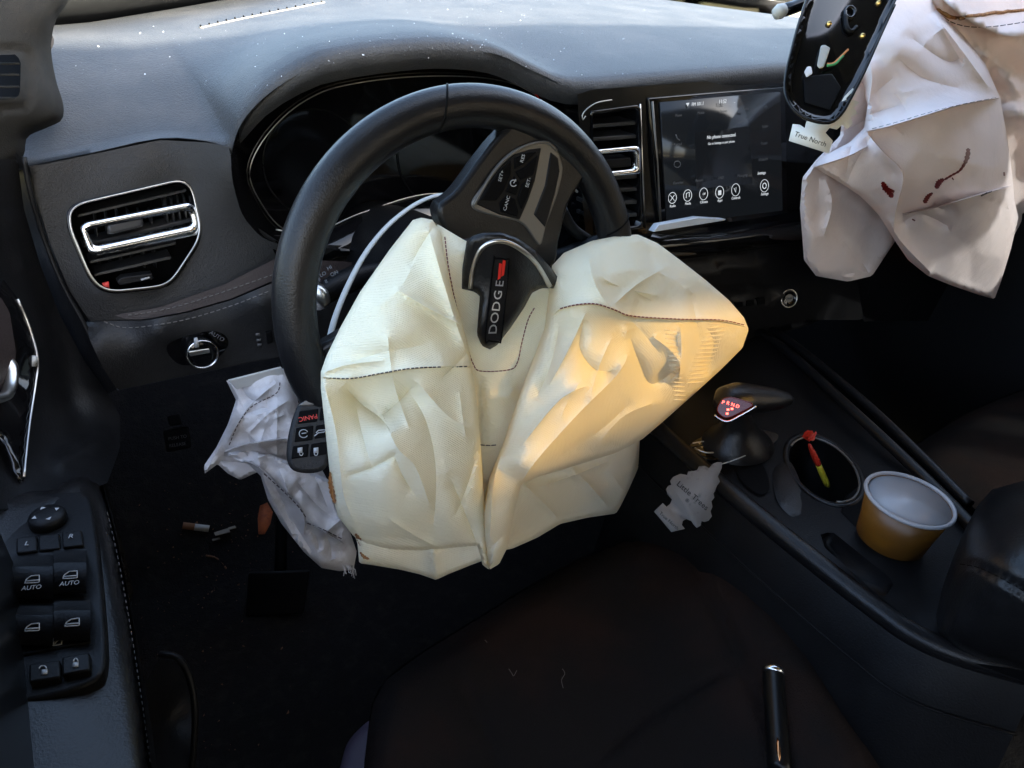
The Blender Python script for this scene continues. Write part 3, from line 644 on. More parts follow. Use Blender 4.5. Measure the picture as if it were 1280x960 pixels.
# burst airbag cover, still hinged on the hub
cov = [(583, 302), (590, 295), (603, 291), (626, 290), (648, 298), (670, 314), (690, 336), (703, 355), (702, 361), (677, 360), (665, 366), (655, 385), (638, 410), (622, 431), (612, 437), (602, 432), (596, 418), (598, 392), (600, 371), (594, 365), (577, 361), (578, 335)]
CH = .074
def covh(a, b): return CH - .016 * ((a - 640) / 60) ** 2 * (b < 380) - .0004 * (b - 290) * .25 + .004
cb = resample(np.array(cov, float), 110, None, True)
cvs = sheet('airbag_cover', cov, [(a, b, float((C - W(a, b, covh(a, b))).dot(R[:, 2] * 0 + R @ np.array([0, 0, 1.])))) for a, b in [(583, 302), (626, 290), (670, 314), (703, 358), (577, 361), (640, 360), (612, 437), (600, 400), (655, 385), (625, 330)]], 'd', 'leather', wheel, step=5, puff=.004, edgew=6, thick=.012, spline=False)
cva = lambda a, b: cvs.at(a, b, .0012)
pts = catmull([(588, 361), (591, 338), (599, 315), (612, 304), (630, 302), (650, 311), (670, 329), (688, 359)], 50)
loft('chrome_arc', [[cvs.at(*(p + q * np.array(nrm)), l) for p, nrm in zip(pts, [unit([-(pts[min(i + 1, 49)] - pts[max(i - 1, 0)])[1], (pts[min(i + 1, 49)] - pts[max(i - 1, 0)])[0]]) for i in range(50)])] for q, l in ((-3, .0002), (-2.2, .002), (2.2, .002), (3, .0002))], 'satin', cvs.o)
bo = catmull([(619, 323), (634, 325), (636, 330), (627, 421), (622, 427), (611, 426), (607, 420), (617, 328)], 60, True)
bdg = tube('badge_frame', [cva(a, b) for a, b in bo], .0008, 'black', cvs.o, closed=True)
mesh('badge_plate', [cvs.at(a, b, .0009) for a, b in inset(bo, .97)], [list(range(60))], 'leather', bdg)
for k, ch in enumerate('DODGE'):
    t = (k + .55) / 5.0; a = 615.3 + t * 10.5; b = 419 - t * 71
    ptext(ch, a, b, a + 2, b - 14, 9.8, lambda p, q: cvs.at(p, q, .0018), 'badge_silver', bdg, 'letter', stretch=1.22)
for k in range(2):
    a, b = 623 + k * 4.5, 338 - k * 4
    mesh('slash', [cvs.at(x, y, .0018) for x, y in ((a - 1, b + 12), (a + 2.5, b + 10), (a + 4.5, b - 8), (a + 1, b - 9))], [(0, 1, 2, 3)], 'badge_red', bdg)

# ================================================================== driver airbag
db = thing('driver_airbag', 'deflated cream driver airbag hanging from the steering wheel', 'airbag', at(600, 700, 1, .40))
skirt = sheet('fabric_panel', [(640, 590), (700, 560), (800, 548), (798, 585), (786, 612), (775, 634), (770, 642), (735, 647), (700, 655), (672, 672), (640, 686), (615, 690), (610, 640)],
    [(640, 590, .47), (800, 548, .50), (798, 590, .495), (770, 642, .48), (700, 655, .465), (640, 686, .435), (700, 600, .48), (615, 690, .42)], 'y', 'airbag', db, step=4, puff=.008, edgew=8, thick=.05, spline=False, wrinkles=6,
    creases=[([(700, 570), (740, 610), (765, 640)], -.008, 8, 'v'), ([(650, 600), (690, 640), (700, 655)], -.006, 7, 'v')], crumple=.006, cscale=40)
hem = sheet('fabric_panel', [(440, 660), (447, 680), (449, 704), (470, 707), (500, 712), (525, 718), (545, 725), (560, 718), (590, 706), (612, 698), (612, 665)],
    [(440, 660, .435), (449, 704, .43), (545, 725, .41), (612, 698, .395), (612, 665, .40), (500, 690, .42)], 'y', 'airbag', db, step=4, puff=.006, edgew=6, thick=.04, spline=False,
    creases=[([(540, 680), (546, 724)], -.008, 6, 'v')], crumple=.004)
valley = sheet('fabric_panel', [(540, 276), (560, 288), (580, 300), (700, 355), (700, 420), (670, 490), (640, 560), (615, 640), (598, 640), (590, 560), (575, 420), (556, 330)],
    [(540, 276, .50), (580, 300, .478), (690, 355, .475), (577, 361, .462), (600, 380, .462), (650, 400, .462), (690, 420, .45), (620, 440, .455), (620, 465, .452), (600, 500, .452), (640, 500, .45), (600, 560, .446), (630, 570, .44), (606, 630, .43)], 'y', 'airbag', db, step=4.5, thick=.03, edgew=10, spline=False,
    creases=[([(600, 492), (625, 495), (648, 486)], -.007, 9, 'v'), ([(596, 462), (600, 490), (604, 560)], .010, 8, 'v'), ([(556, 300), (566, 370), (592, 450)], -.004, 6, 'v')], crumple=.004, cscale=45)
left = sheet('fabric_panel', [(516, 275), (527, 272), (541, 275), (550, 290), (556, 320), (564, 360), (576, 400), (588, 445), (596, 500), (601, 560), (605, 620), (609, 670), (611, 712), (603, 706), (597, 682), (570, 684), (535, 688), (490, 688), (455, 682), (440, 668), (422, 645), (415, 615), (411, 580), (406, 530), (401, 485), (401, 465), (408, 445), (425, 410), (450, 365), (487, 312)],
    [(516, 275, .495), (541, 275, .485), (556, 320, .465), (576, 400, .445), (596, 500, .425), (605, 620, .40), (611, 712, .388), (600, 680, .39), (535, 690, .405), (455, 682, .428), (415, 615, .445), (401, 485, .455), (425, 410, .472), (487, 312, .488),
     (500, 380, .440), (480, 430, .428), (540, 430, .428), (470, 484, .452), (500, 535, .408), (560, 560, .402), (450, 580, .418), (520, 620, .392), (570, 640, .388), (470, 660, .408)], 'y', 'airbag', db, step=3.6, puff=.009, edgew=9, thick=.06, spline=False, wrinkles=11,
    creases=[([(401, 471), (440, 473), (480, 466), (520, 460), (560, 458), (590, 458)], -.022, 24, 'r'),
             ([(430, 482), (452, 505), (475, 522), (490, 540)], .012, 10, 'v'), ([(520, 478), (500, 500), (478, 520)], .012, 12, 'v'), ([(478, 520), (497, 560), (520, 585), (540, 640)], -.006, 9, 'v'),
             ([(535, 285), (552, 345), (572, 410), (590, 458)], -.012, 8, 'v'), ([(520, 475), (560, 520), (598, 540)], -.006, 12, 'v'), ([(405, 480), (420, 540), (430, 620), (450, 665)], -.008, 12, 'v'),
             ([(495, 470), (530, 520), (545, 590), (540, 680)], .006, 14, 'v'), ([(440, 480), (452, 540), (470, 600)], .005, 10, 'v'), ([(560, 590), (585, 650), (597, 682)], .008, 10, 'v'), ([(450, 400), (500, 360), (530, 300)], -.004, 16, 'v'), ([(430, 455), (480, 440), (540, 430)], .004, 14, 'v')],
    crumple=.0042, cscale=74, seed=3)
right = sheet('fabric_panel', [(690, 332), (705, 316), (740, 301), (770, 295), (797, 293), (822, 304), (850, 325), (882, 350), (912, 376), (930, 397), (936, 412), (928, 435), (900, 463), (865, 495), (830, 526), (803, 549), (770, 566), (735, 577), (700, 588), (672, 596), (651, 606), (643, 640), (634, 685), (624, 705), (612, 712), (605, 690), (603, 640), (612, 596), (629, 555), (652, 487), (668, 445), (681, 410), (686, 370)],
    [(690, 332, .47), (740, 301, .478), (797, 293, .485), (850, 325, .482), (912, 376, .475), (936, 412, .47), (900, 463, .462), (830, 526, .452), (735, 577, .435), (651, 606, .41), (612, 712, .386), (603, 640, .40), (629, 555, .425), (668, 445, .437), (686, 380, .45),
     (740, 350, .425), (800, 350, .43), (860, 380, .438), (720, 390, .418), (780, 410, .418), (700, 450, .405), (740, 480, .40), (680, 530, .395), (800, 470, .418), (860, 440, .425), (740, 540, .412), (650, 580, .39), (625, 640, .386), (900, 415, .445)], 'y', 'airbag', db, step=3.6, puff=.014, edgew=11, thick=.10, spline=False, wrinkles=13,
    creases=[([(690, 395), (705, 384), (740, 380), (770, 388), (790, 396), (850, 399), (900, 401), (936, 409)], -.012, 14, 'r'),
             ([(668, 448), (640, 530), (618, 600), (612, 680)], -.012, 9, 'v'), ([(735, 318), (742, 350), (760, 380), (790, 396)], -.010, 9, 'v'), ([(780, 405), (785, 440), (770, 470), (720, 520), (660, 590), (640, 640)], -.014, 12, 'v'),
             ([(730, 400), (725, 435), (745, 462), (775, 462)], .012, 12, 'v'), ([(785, 415), (800, 455), (815, 480), (848, 460)], .016, 11, 'v'), ([(815, 420), (840, 440), (850, 460), (835, 480)], -.008, 7, 'v'), ([(850, 405), (852, 440), (848, 480)], -.012, 6, 'v'), ([(880, 405), (892, 430), (880, 470)], .010, 8, 'v'),
             ([(700, 400), (690, 450), (670, 500)], .007, 9, 'v'), ([(790, 500), (760, 530), (700, 575)], .010, 10, 'v'), ([(830, 500), (780, 520), (740, 565)], -.008, 8, 'v'), ([(760, 340), (820, 340), (880, 375)], -.006, 16, 'v'), ([(800, 300), (830, 350), (850, 398)], .006, 12, 'v'), ([(740, 480), (700, 500), (650, 560)], -.007, 7, 'v')],
    crumple=.006, cscale=66, seed=9)
# ribbed gathers near the rim of the right lobe
for x0, y0, x1, y1, n_, w_ in ((838, 412, 850, 500, 17, 16), (898, 404, 868, 478, 15, 26)):
    for k in range(n_):
        t = k / (n_ - 1); a, b = x0 + (x1 - x0) * t, y0 + (y1 - y0) * t
        tube('gather', [right.at(a + q * w_, b - q * w_ * .28 + 2 * math.sin(q * 3), .0004) for q in np.linspace(-.5, .5, 6)], [.0003, .0010, .0013, .0013, .0010, .0003], 'airbag', right.o, seg=6, up=(0, 1, 0))
stitches('stitching', [(405, 472), (440, 473), (480, 466), (520, 460), (588, 458)], lambda a, b: left.at(a, b, .0016), .0005, 'thread_dark', left.o, 4, 1.5)
stitches('stitching', [(700, 386), (720, 381), (745, 380), (770, 388), (790, 395), (850, 399), (900, 400), (934, 407)], lambda a, b: right.at(a, b, .0016), .0006, 'thread_red', right.o, 4, 1)
stitches('stitching', [(556, 296), (560, 330), (568, 372), (580, 420), (592, 456), (602, 464), (638, 462), (647, 452), (652, 430), (660, 400), (668, 385)], lambda a, b: valley.at(a, b, .0016), .0005, 'thread_red', valley.o, 4, 1)
stitches('stitching', [(600, 556), (612, 557), (622, 556)], lambda a, b: valley.at(a, b, .001), .0005, 'thread_dark', valley.o, 6, 1)
# white strap behind the bag
pst = [P(a, b, d) for a, b, d in catmull([(556, 243, .665), (540, 246, .66), (515, 258, .655), (485, 282, .65), (458, 315, .645), (436, 355, .64), (418, 400, .635), (408, 445, .63), (404, 475, .625)], 50)]
tag(tube('tether_strap', pst, .0032, 'strap', None, flat=.5, seg=10), 'thin white strap curving up behind the cream airbag', 'strap')

# ================================================================== door, pillar
pil = thing('pillar_trim', 'grey textured pillar trim with small slotted vent at dashboard end', 'pillar trim', P(40, 170, .62))
prow = sheet('trim_panel', [(-40, -40), (95, -40), (86, 0), (70, 25), (64, 60), (70, 100), (79, 130), (77, 150), (58, 160), (34, 172), (24, 200), (-40, 215)],
    [(-40, -40, .58), (95, -40, .66), (86, 0, .65), (64, 60, .635), (79, 140, .625), (34, 172, .605), (-40, 200, .56), (20, 60, .59), (50, 20, .615), (30, 130, .588)], 'd', 'pillar', pil, step=7, puff=.02, edgew=16, spline=True, holes=[[(-30, 70), (20, 68), (26, 76), (25, 118), (18, 124), (-30, 126)]],
    creases=[([(-40, 62), (22, 62), (36, 72), (36, 120), (26, 134), (-40, 138)], .004, 4, 'g')])
vb = mesh('vent_recess', [P(a, b, .63) for a, b in ((-32, 66), (30, 64), (30, 130), (-32, 130))], [(0, 1, 2, 3)], 'black', pil)
for b in (78, 92, 107, 121):
    prism('slat', [P(x, y, .594) for x, y in ((-32, b), (24, b), (25, b + 3), (-32, b + 3))], unit(ray(0, b)) * .012, 'pillar', pil, bevel=.0006)
tag(mesh('door_sill_clip', [P(a, b, .60) for a, b in ((2, 203), (15, 202), (15, 206), (2, 207))] + [P(a, b, .607) for a, b in ((2, 203), (15, 202), (15, 206), (2, 207))], [(0, 1, 2, 3), (4, 5, 6, 7), (0, 1, 5, 4), (1, 2, 6, 5), (2, 3, 7, 6), (3, 0, 4, 7)], 'card', None, smooth=False), 'tiny pale clip below the pillar vent', 'clip')

door = thing('driver_door', 'black driver door panel with armrest and window switches', 'car door', P(60, 900, .42) * [1, 1, 0])
upper = sheet('upper_trim', [(-60, 195), (22, 200), (30, 262), (50, 330), (75, 395), (108, 455), (135, 492), (150, 520), (150, 560), (134, 604), (60, 630), (20, 636), (-60, 640)],
    [(-60, 195, .53), (22, 200, .60), (50, 330, .645), (135, 500, .69), (20, 400, .60), (60, 470, .63), (-60, 400, .54), (60, 560, .60), (150, 540, .68), (134, 604, .595), (60, 625, .54), (30, 630, .53), (-60, 640, .47)], 'd', 'darkplastic', door, step=8, spline=False,
    creases=[([(48, 350), (75, 430), (90, 500), (110, 540)], .008, 14, 'g'), ([(60, 585), (100, 565), (140, 545)], -.008, 12, 'g'), ([(10, 260), (20, 300), (40, 350)], -.006, 12, 'g')])
# pull handle surround
hs = sheet('handle_surround', [(-60, 345), (5, 350), (22, 372), (36, 405), (48, 445), (47, 470), (38, 530), (30, 602), (24, 605), (0, 548), (-60, 520)],
    [(-60, 345, .53), (5, 350, .585), (36, 405, .605), (48, 450, .61), (30, 600, .545), (0, 548, .545), (-60, 520, .50), (10, 470, .585)], 'd', 'gloss', door, step=6, puff=.006, edgew=6, spline=False)
rec = sheet('handle_recess', [(-60, 365), (0, 370), (12, 390), (20, 440), (16, 480), (0, 510), (-60, 505)], [(-60, 365, .515), (0, 370, .57), (20, 440, .585), (0, 510, .57), (-60, 505, .50)], 'd', 'brown', hs.o, step=8, spline=False)
tube('release_lever', [P(a, b, d) for a, b, d in catmull([(-40, 500, .48), (0, 498, .545), (12, 486, .57), (14, 462, .58), (8, 450, .58)], 24)], .0055, 'satin', hs.o, flat=.7)
tube('bright_edge', [hs.at(a, b, .001) for a, b in catmull([(22, 374), (36, 406), (47, 446), (46, 470), (37, 530), (30, 596)], 24)], .0011, 'satin', hs.o)
prism('edge_cap', [hs.at(a, b, .002) for a, b in ((40, 446), (48, 446), (47, 458), (40, 458))], (0, .003, 0), 'strap', hs.o)
# armrest with switch plate
arm = sheet('armrest', [(-80, 600), (20, 608), (62, 606), (100, 590), (126, 596), (140, 640), (152, 700), (166, 780), (178, 860), (190, 960), (198, 1040), (-120, 1040)],
    [(-80, 600, .575), (20, 608, .57), (100, 590, .565), (126, 596, .55), (152, 700, .548), (178, 860, .546), (198, 1040, .545), (60, 700, .56), (90, 850, .56), (-120, 1040, .57), (0, 800, .565)], 'z', 'leather', door, step=9, puff=-.03, edgew=22, spline=False)
stitches('stitching', [(138, 640), (152, 700), (168, 790), (182, 880), (192, 955)], lambda a, b: arm.at(a - 4, b, .0008), .0003, 'thread_grey', arm.o, 4, 4)
loft('armrest_side', [[at(a, b, 2, .535) for a, b in catmull([(126, 598), (152, 702), (178, 862), (198, 1040)], 20)], [at(a, b, 2, .535) + np.array([-.004, 0, -.06]) for a, b in catmull([(126, 598), (152, 702), (178, 862), (198, 1040)], 20)], [at(a, b, 2, .535) + np.array([-.05, 0, -.14]) for a, b in catmull([(126, 598), (152, 702), (178, 862), (198, 1040)], 20)], [at(a, b, 2, .535) + np.array([-.06, 0, -.5]) for a, b in catmull([(126, 598), (152, 702), (178, 862), (198, 1040)], 20)]], 'darkplastic', door)
loft('upper_wall', [[(-.083, y, z) for y in (-.5, 0, .45)] for z in (.56, .70)], 'leather', door, solid=.01)
az = lambda z: (lambda a, b: at(a, b, 2, z))
SP = [(24, 622), (60, 616), (98, 614), (112, 622), (122, 680), (131, 780), (131, 830), (118, 850), (70, 868), (20, 878), (-20, 880), (-20, 640)]
spl = prism('switch_plate', [at(a, b, 2, .5655) for a, b in catmull(SP, 60, True)], (0, 0, -.012), 'darkplastic', door, bevel=.003, seg=3)
kc = at(61, 652, 2, .566); lathe('mirror_knob', kc, (0, 0, 1), [(.0125, 0), (.0125, .005), (.011, .0075), (.004, .008)], 'darkplastic', spl, 30)
for k in range(4):
    t = k * math.pi / 2 + .2; d = np.array([math.cos(t), math.sin(t), 0]); e = np.array([-d[1], d[0], 0])
    mesh('arrow', [kc + d * .0092 + [0, 0, .0085], kc + d * .0065 + e * .002 + [0, 0, .0085], kc + d * .0065 - e * .002 + [0, 0, .0085]], [(0, 1, 2)], 'print', spl, smooth=False)
def zbut(name, pts, z, m='black', th=.008, bev=.0012): return prism(name, Zp(pts, z), (0, 0, -th), m, spl, bevel=bev)
zbut('button', [(20, 672), (46, 669), (46, 688), (20, 691)], .569, 'darkplastic'); zbut('button', [(48, 669), (74, 666), (75, 685), (48, 688)], .568, 'darkplastic'); zbut('button', [(77, 665), (102, 662), (104, 681), (78, 684)], .569, 'darkplastic')
ptext('R', 89, 671, 99, 670, 4.5, az(.5696), 'print', spl); ptext('L', 34, 680, 44, 679, 4.5, az(.5696), 'print', spl)
for (x0, x1, y0, y1) in ((14, 66, 709, 747), (67, 108, 704, 741), (14, 66, 770, 806), (67, 113, 764, 800)):
    sw_ = loft('window_switch', [Zp([(x0, yy + (x1 - x) * .02) if x == x0 else (x, yy) for x in np.linspace(x0, x1, 6)], z) for yy, z in ((y0 - 18, .5665), (y0 - 14, .566), (y0 - 2, .5775), (y0, .578), (y1, .571), (y1 + 1, .5665))], 'darkplastic', spl)
    cx, cy2 = (x0 + x1) / 2, (y0 + y1) / 2
    fz = lambda a, b, y0=y0, y1=y1: at(a, b, 2, .5785 + (.571 - .578) * np.clip((b - y0) / (y1 - y0), 0, 1))
    ic = [(cx - 9, cy2 + 1), (cx - 7, cy2 - 4), (cx - 1, cy2 - 8), (cx + 9, cy2 - 9), (cx + 9, cy2 + 0)]
    tube('window_icon', [fz(a, b) for a, b in resample(ic, 24, None, True)], .0004, 'print', sw_, closed=True, seg=5)
    tube('window_icon', [fz(cx - 8, cy2 - 1.5), fz(cx + 9, cy2 - 3)], .0005, 'print', sw_, seg=5)
    if y0 < 750: ptext('AUTO', cx, cy2 + 7, cx + 10, cy2 + 6, 5, fz, 'print', sw_)
lb = zbut('lockout_button', [(14, 809), (112, 788), (113, 802), (14, 822)], .567, 'darkplastic', .006)
tube('lockout_icon', [at(a, b, 2, .5676) for a, b in resample([(67, 798), (77, 796), (77, 805), (67, 807)], 16, None, True)], .0004, 'print', lb, closed=True, seg=5)
tube('lockout_icon', [at(a, b, 2, .5676) for a, b in ((66, 807), (78, 795))], .0004, 'print', lb, seg=5)
for x0, x1, dy in ((36, 75, 0), (77, 112, -9)):
    b_ = zbut('lock_button', [(x0, 830 + dy), (x1, 824 + dy), (x1, 846 + dy), (x0, 853 + dy)], .571, 'darkplastic')
    cx, cy2 = (x0 + x1) / 2, 838 + dy
    prism('lock_icon', [at(a, b, 2, .5717) for a, b in ((cx - 3.5, cy2 - 1), (cx + 3.5, cy2 - 2), (cx + 3.5, cy2 + 4), (cx - 3.5, cy2 + 5))], (0, 0, -.0005), 'print', b_)
    tube('lock_icon', [at(cx + (2.6 if x0 > 50 else 4.5) * math.cos(t) - (0 if x0 > 50 else 2), cy2 - 2 - 4 * math.sin(t), 2, .572) for t in np.linspace(0, 3.14, 10)], .0004, 'print', b_, seg=5)
# door pocket
pk = [(176, 850), (200, 818), (222, 822), (238, 850), (244, 900), (238, 980), (190, 980)]
tube('pocket_rim', [P(a, b, .58) for a, b in catmull(pk[1:-1], 24)], .003, 'darkplastic', door)
sheet('pocket', [(180, 855), (200, 824), (222, 828), (236, 852), (240, 900), (234, 980), (192, 980)], [(180, 855, .56), (222, 828, .62), (240, 900, .61), (234, 980, .56), (192, 980, .54), (210, 900, .60)], 'd', 'darkplastic', door, step=9, spline=False)
# dark carpeted lower door wall and footwell side
loft('lower_wall', [[(-.105, y, z) for y in np.linspace(-.3, .72, 8)] for z in (-.02, .2, .45)], 'darkplastic', door, solid=.01)
struct(loft('footwell_side', [[(-.03 - .1 * (z < .1), y, z) for y in np.linspace(.72, 1.5, 8)] for z in (-.02, .25, .55)], 'carpet', None, solid=.01))

# ================================================================== knee airbag, key fob
kb_ = thing('knee_airbag', 'torn grey-white knee airbag hanging below the dashboard beside the pedals', 'airbag', at(430, 712, 1, .58))
k1 = sheet('fabric_panel', [(283, 476), (320, 468), (356, 460), (372, 500), (388, 560), (420, 620), (425, 650), (380, 640), (345, 600), (327, 588), (300, 600), (285, 592), (272, 580), (256, 592), (255, 582), (270, 560), (285, 530), (295, 500)],
    [(283, 476, .665), (356, 460, .66), (372, 500, .645), (388, 560, .625), (425, 640, .60), (345, 600, .62), (300, 595, .63), (256, 588, .635), (285, 530, .65), (330, 520, .628), (340, 560, .615), (290, 560, .635)], 'y', 'bag_grey', kb_, step=3.8, puff=.006, edgew=7, thick=.05, spline=False, wrinkles=11,
    creases=[([(350, 475), (310, 510), (280, 560)], -.010, 8, 'v'), ([(300, 480), (315, 500), (345, 495)], .008, 7, 'v'), ([(280, 565), (310, 555), (360, 548)], -.012, 8, 's'), ([(300, 520), (330, 510), (352, 520)], .006, 7, 'v'), ([(270, 575), (310, 580), (335, 590)], .010, 7, 'v'), ([(380, 560), (360, 590), (350, 610)], .007, 7, 'v')], crumple=.009, cscale=26, seed=5)
k2 = sheet('fabric_panel', [(278, 568), (300, 562), (340, 568), (380, 585), (412, 600), (424, 640), (436, 660), (446, 690), (442, 712), (425, 714), (402, 710), (380, 690), (352, 655), (335, 625), (326, 595), (310, 580)],
    [(278, 568, .628), (340, 568, .60), (412, 600, .585), (446, 690, .575), (425, 714, .57), (352, 655, .59), (326, 595, .605), (380, 620, .575), (400, 670, .565)], 'y', 'bag_grey', kb_, step=3.8, puff=.008, edgew=7, thick=.05, spline=False, wrinkles=11,
    creases=[([(285, 572), (320, 582), (350, 610), (378, 640), (380, 670)], -.012, 7, 's'), ([(370, 600), (395, 630), (420, 650)], .010, 7, 'v'), ([(378, 650), (400, 662), (430, 680)], -.012, 6, 's'), ([(385, 660), (395, 672), (400, 690)], .008, 5, 'v'), ([(405, 665), (412, 680), (415, 700)], .008, 5, 'v'), ([(340, 600), (365, 650), (400, 705)], .008, 8, 'v')], crumple=.009, cscale=26, seed=8)
prism('cardboard_flap', [at(a, b, 1, .655) for a, b in ((285, 476), (352, 459), (356, 472), (296, 487))], (0, .003, 0), 'strap', kb_, bevel=.001)
stitches('stitching', [(350, 478), (345, 492), (315, 508), (298, 530), (285, 560)], lambda a, b: k1.at(a, b, .0012), .0005, 'thread_dark', k1.o, 4, 2)
stitches('stitching', [(330, 592), (352, 612), (372, 632), (384, 650)], lambda a, b: k2.at(a, b, .0012), .0006, 'thread_dark', k2.o, 5, 2)
stitches('stitching', [(384, 654), (404, 662), (428, 674)], lambda a, b: k2.at(a, b, .0012), .0005, 'thread_dark', k2.o, 5, 2)
for k in range(9):
    a = 428 + k * 2.2; tube('frayed_thread', [k2.at(min(a, 440), 706) + np.array([.001 * j * random.uniform(-1, 1), -.003 * j, -.006 * j * random.random()]) for j in range(4)], .0005, 'bag_grey', kb_, seg=5)

FN = unit(C - P(385, 545, .60)); fobp = P(385, 545, .585)
def FB(a, b, h=0.): return onpl(a, b, fobp + FN * h, FN)
fob = thing('key_fob', 'black car key fob with red panic button wedged between steering wheel and airbag', 'key fob', fobp)
fo = [(372, 506), (385, 500), (402, 500), (414, 508), (416, 540), (412, 575), (404, 588), (386, 592), (366, 588), (358, 572), (361, 540)]
prism('shell', [FB(a, b) for a, b in catmull(fo, 50, True)], -FN * .014, 'soft', fob, bevel=.004, seg=3)
prism('metal_cap', [FB(a, b, .001) for a, b in ((372, 507), (384, 499), (403, 498), (414, 506), (404, 505), (386, 507))], -FN * .010, 'silver', fob, bevel=.001)
for (a, b, c_, d_) in ((374, 512, 398, 529), (401, 508, 414, 525), (370, 533, 392, 552), (395, 530, 413, 548), (366, 556, 386, 573), (389, 553, 410, 570)):
    bt = prism('button', [FB(x, y, .001) for x, y in ((a, b + 2), (c_, b - 1), (c_ - 1.5, d_ - 2), (a - 2, d_ + 1))], -FN * .004, 'black', fob, bevel=.0008)
fbf = lambda a, b: FB(a, b, .0016)
text('PANIC', FB(385, 522, .0016), FB(375, 524, 0) - FB(385, 522, 0), FB(386, 532, 0) - FB(385, 522, 0), .0038, 'printred', fob)
tube('start_icon', [FB(379.5 + 5.5 * math.cos(t), 542 + 5 * math.sin(t), .0016) for t in np.linspace(.5, 5.9, 20)], .0004, 'print', fob, seg=5)
tube('start_icon', [FB(377, 542, .0016), FB(383, 541, .0016)], .0005, 'print', fob, seg=5)
tube('hatch_icon', [FB(a, b, .0016) for a, b in ((393, 545), (398, 541), (405, 540), (408, 537), (398, 538), (395, 541))], .0005, 'print', fob, seg=5)
for x, y in ((375, 563), (395, 563)):
    prism('lock_icon', [FB(x + u, y + v, .0016) for u, v in ((-3, -3), (3, -4), (3, 3), (-3, 3))], -FN * .0003, 'print', fob)
    tube('lock_icon', [FB(x + 2.2 * math.cos(t) + (1.5 if x < 380 else 0), y + 3 + 3.5 * math.sin(t), .0016) for t in np.linspace(0, 3.14, 8)], .0004, 'print', fob, seg=5)

# ================================================================== passenger airbags
pb2 = thing('passenger_airbag', 'pale grey airbag spread over dashboard top with scorched brown edge', 'airbag', at(1280, 340, 1, .60), 'passenger side airbags')
q2 = sheet('fabric_panel', [(1090, -60), (1180, -60), (1420, -60), (1420, 330), (1330, 330), (1285, 318), (1262, 340), (1240, 300), (1235, 150), (1190, 40), (1150, -5)],
    [(1090, -60, .62), (1420, -60, .60), (1420, 330, .56), (1285, 330, .52), (1240, 250, .53), (1230, 120, .53), (1170, 10, .57), (1280, 60, .53), (1280, 150, .515), (1340, 200, .50), (1280, 0, .57)], 'y', 'bag_lilac', pb2, step=7, puff=.02, edgew=16, thick=.09, spline=False,
    creases=[([(1170, -10), (1210, 25), (1260, 45), (1300, 40)], -.03, 20, 'r'), ([(1230, 70), (1280, 95), (1330, 90)], .02, 14, 'v'), ([(1250, 130), (1290, 160), (1300, 240)], -.02, 14, 'v'), ([(1215, 60), (1250, 85), (1275, 130)], -.02, 9, 'v'), ([(1262, 250), (1285, 280), (1275, 310)], .012, 10, 'v')], crumple=.016, cscale=55, seed=2)
seam('scorched_edge', [(1172, 12), (1190, 22), (1215, 20), (1245, 16), (1280, 12), (1320, 10)], q2, .0025, 'burn', pb2, wob=1.0, lift=.002)
stitches('stitching', [(1160, 4), (1190, 28), (1230, 34), (1290, 26)], lambda a, b: q2.at(a, b, .002), .0006, 'thread_dark', q2.o, 7, 2)
pb = thing('passenger_airbag', 'large pale airbag with dark red stains drooping over the passenger side', 'airbag', at(1243, 373, 1, .47), 'passenger side airbags')
back = sheet('fabric_panel', [(1060, 90), (1085, 70), (1120, 10), (1120, 300), (1090, 345), (1060, 352), (1020, 345), (1005, 325), (1000, 260), (1003, 222), (1020, 200), (1050, 170)],
    [(1060, 90, .545), (1120, 10, .555), (1120, 300, .535), (1060, 352, .535), (1005, 325, .535), (1003, 222, .525), (1050, 260, .535), (1080, 200, .53), (1090, 270, .54)], 'y', 'bag_lilac', pb, wrinkles=10, step=5, puff=.008, edgew=9, thick=.03, spline=False,
    creases=[([(1030, 220), (1040, 255), (1028, 300)], -.012, 8, 'v')], crumple=.010, cscale=45, seed=4)
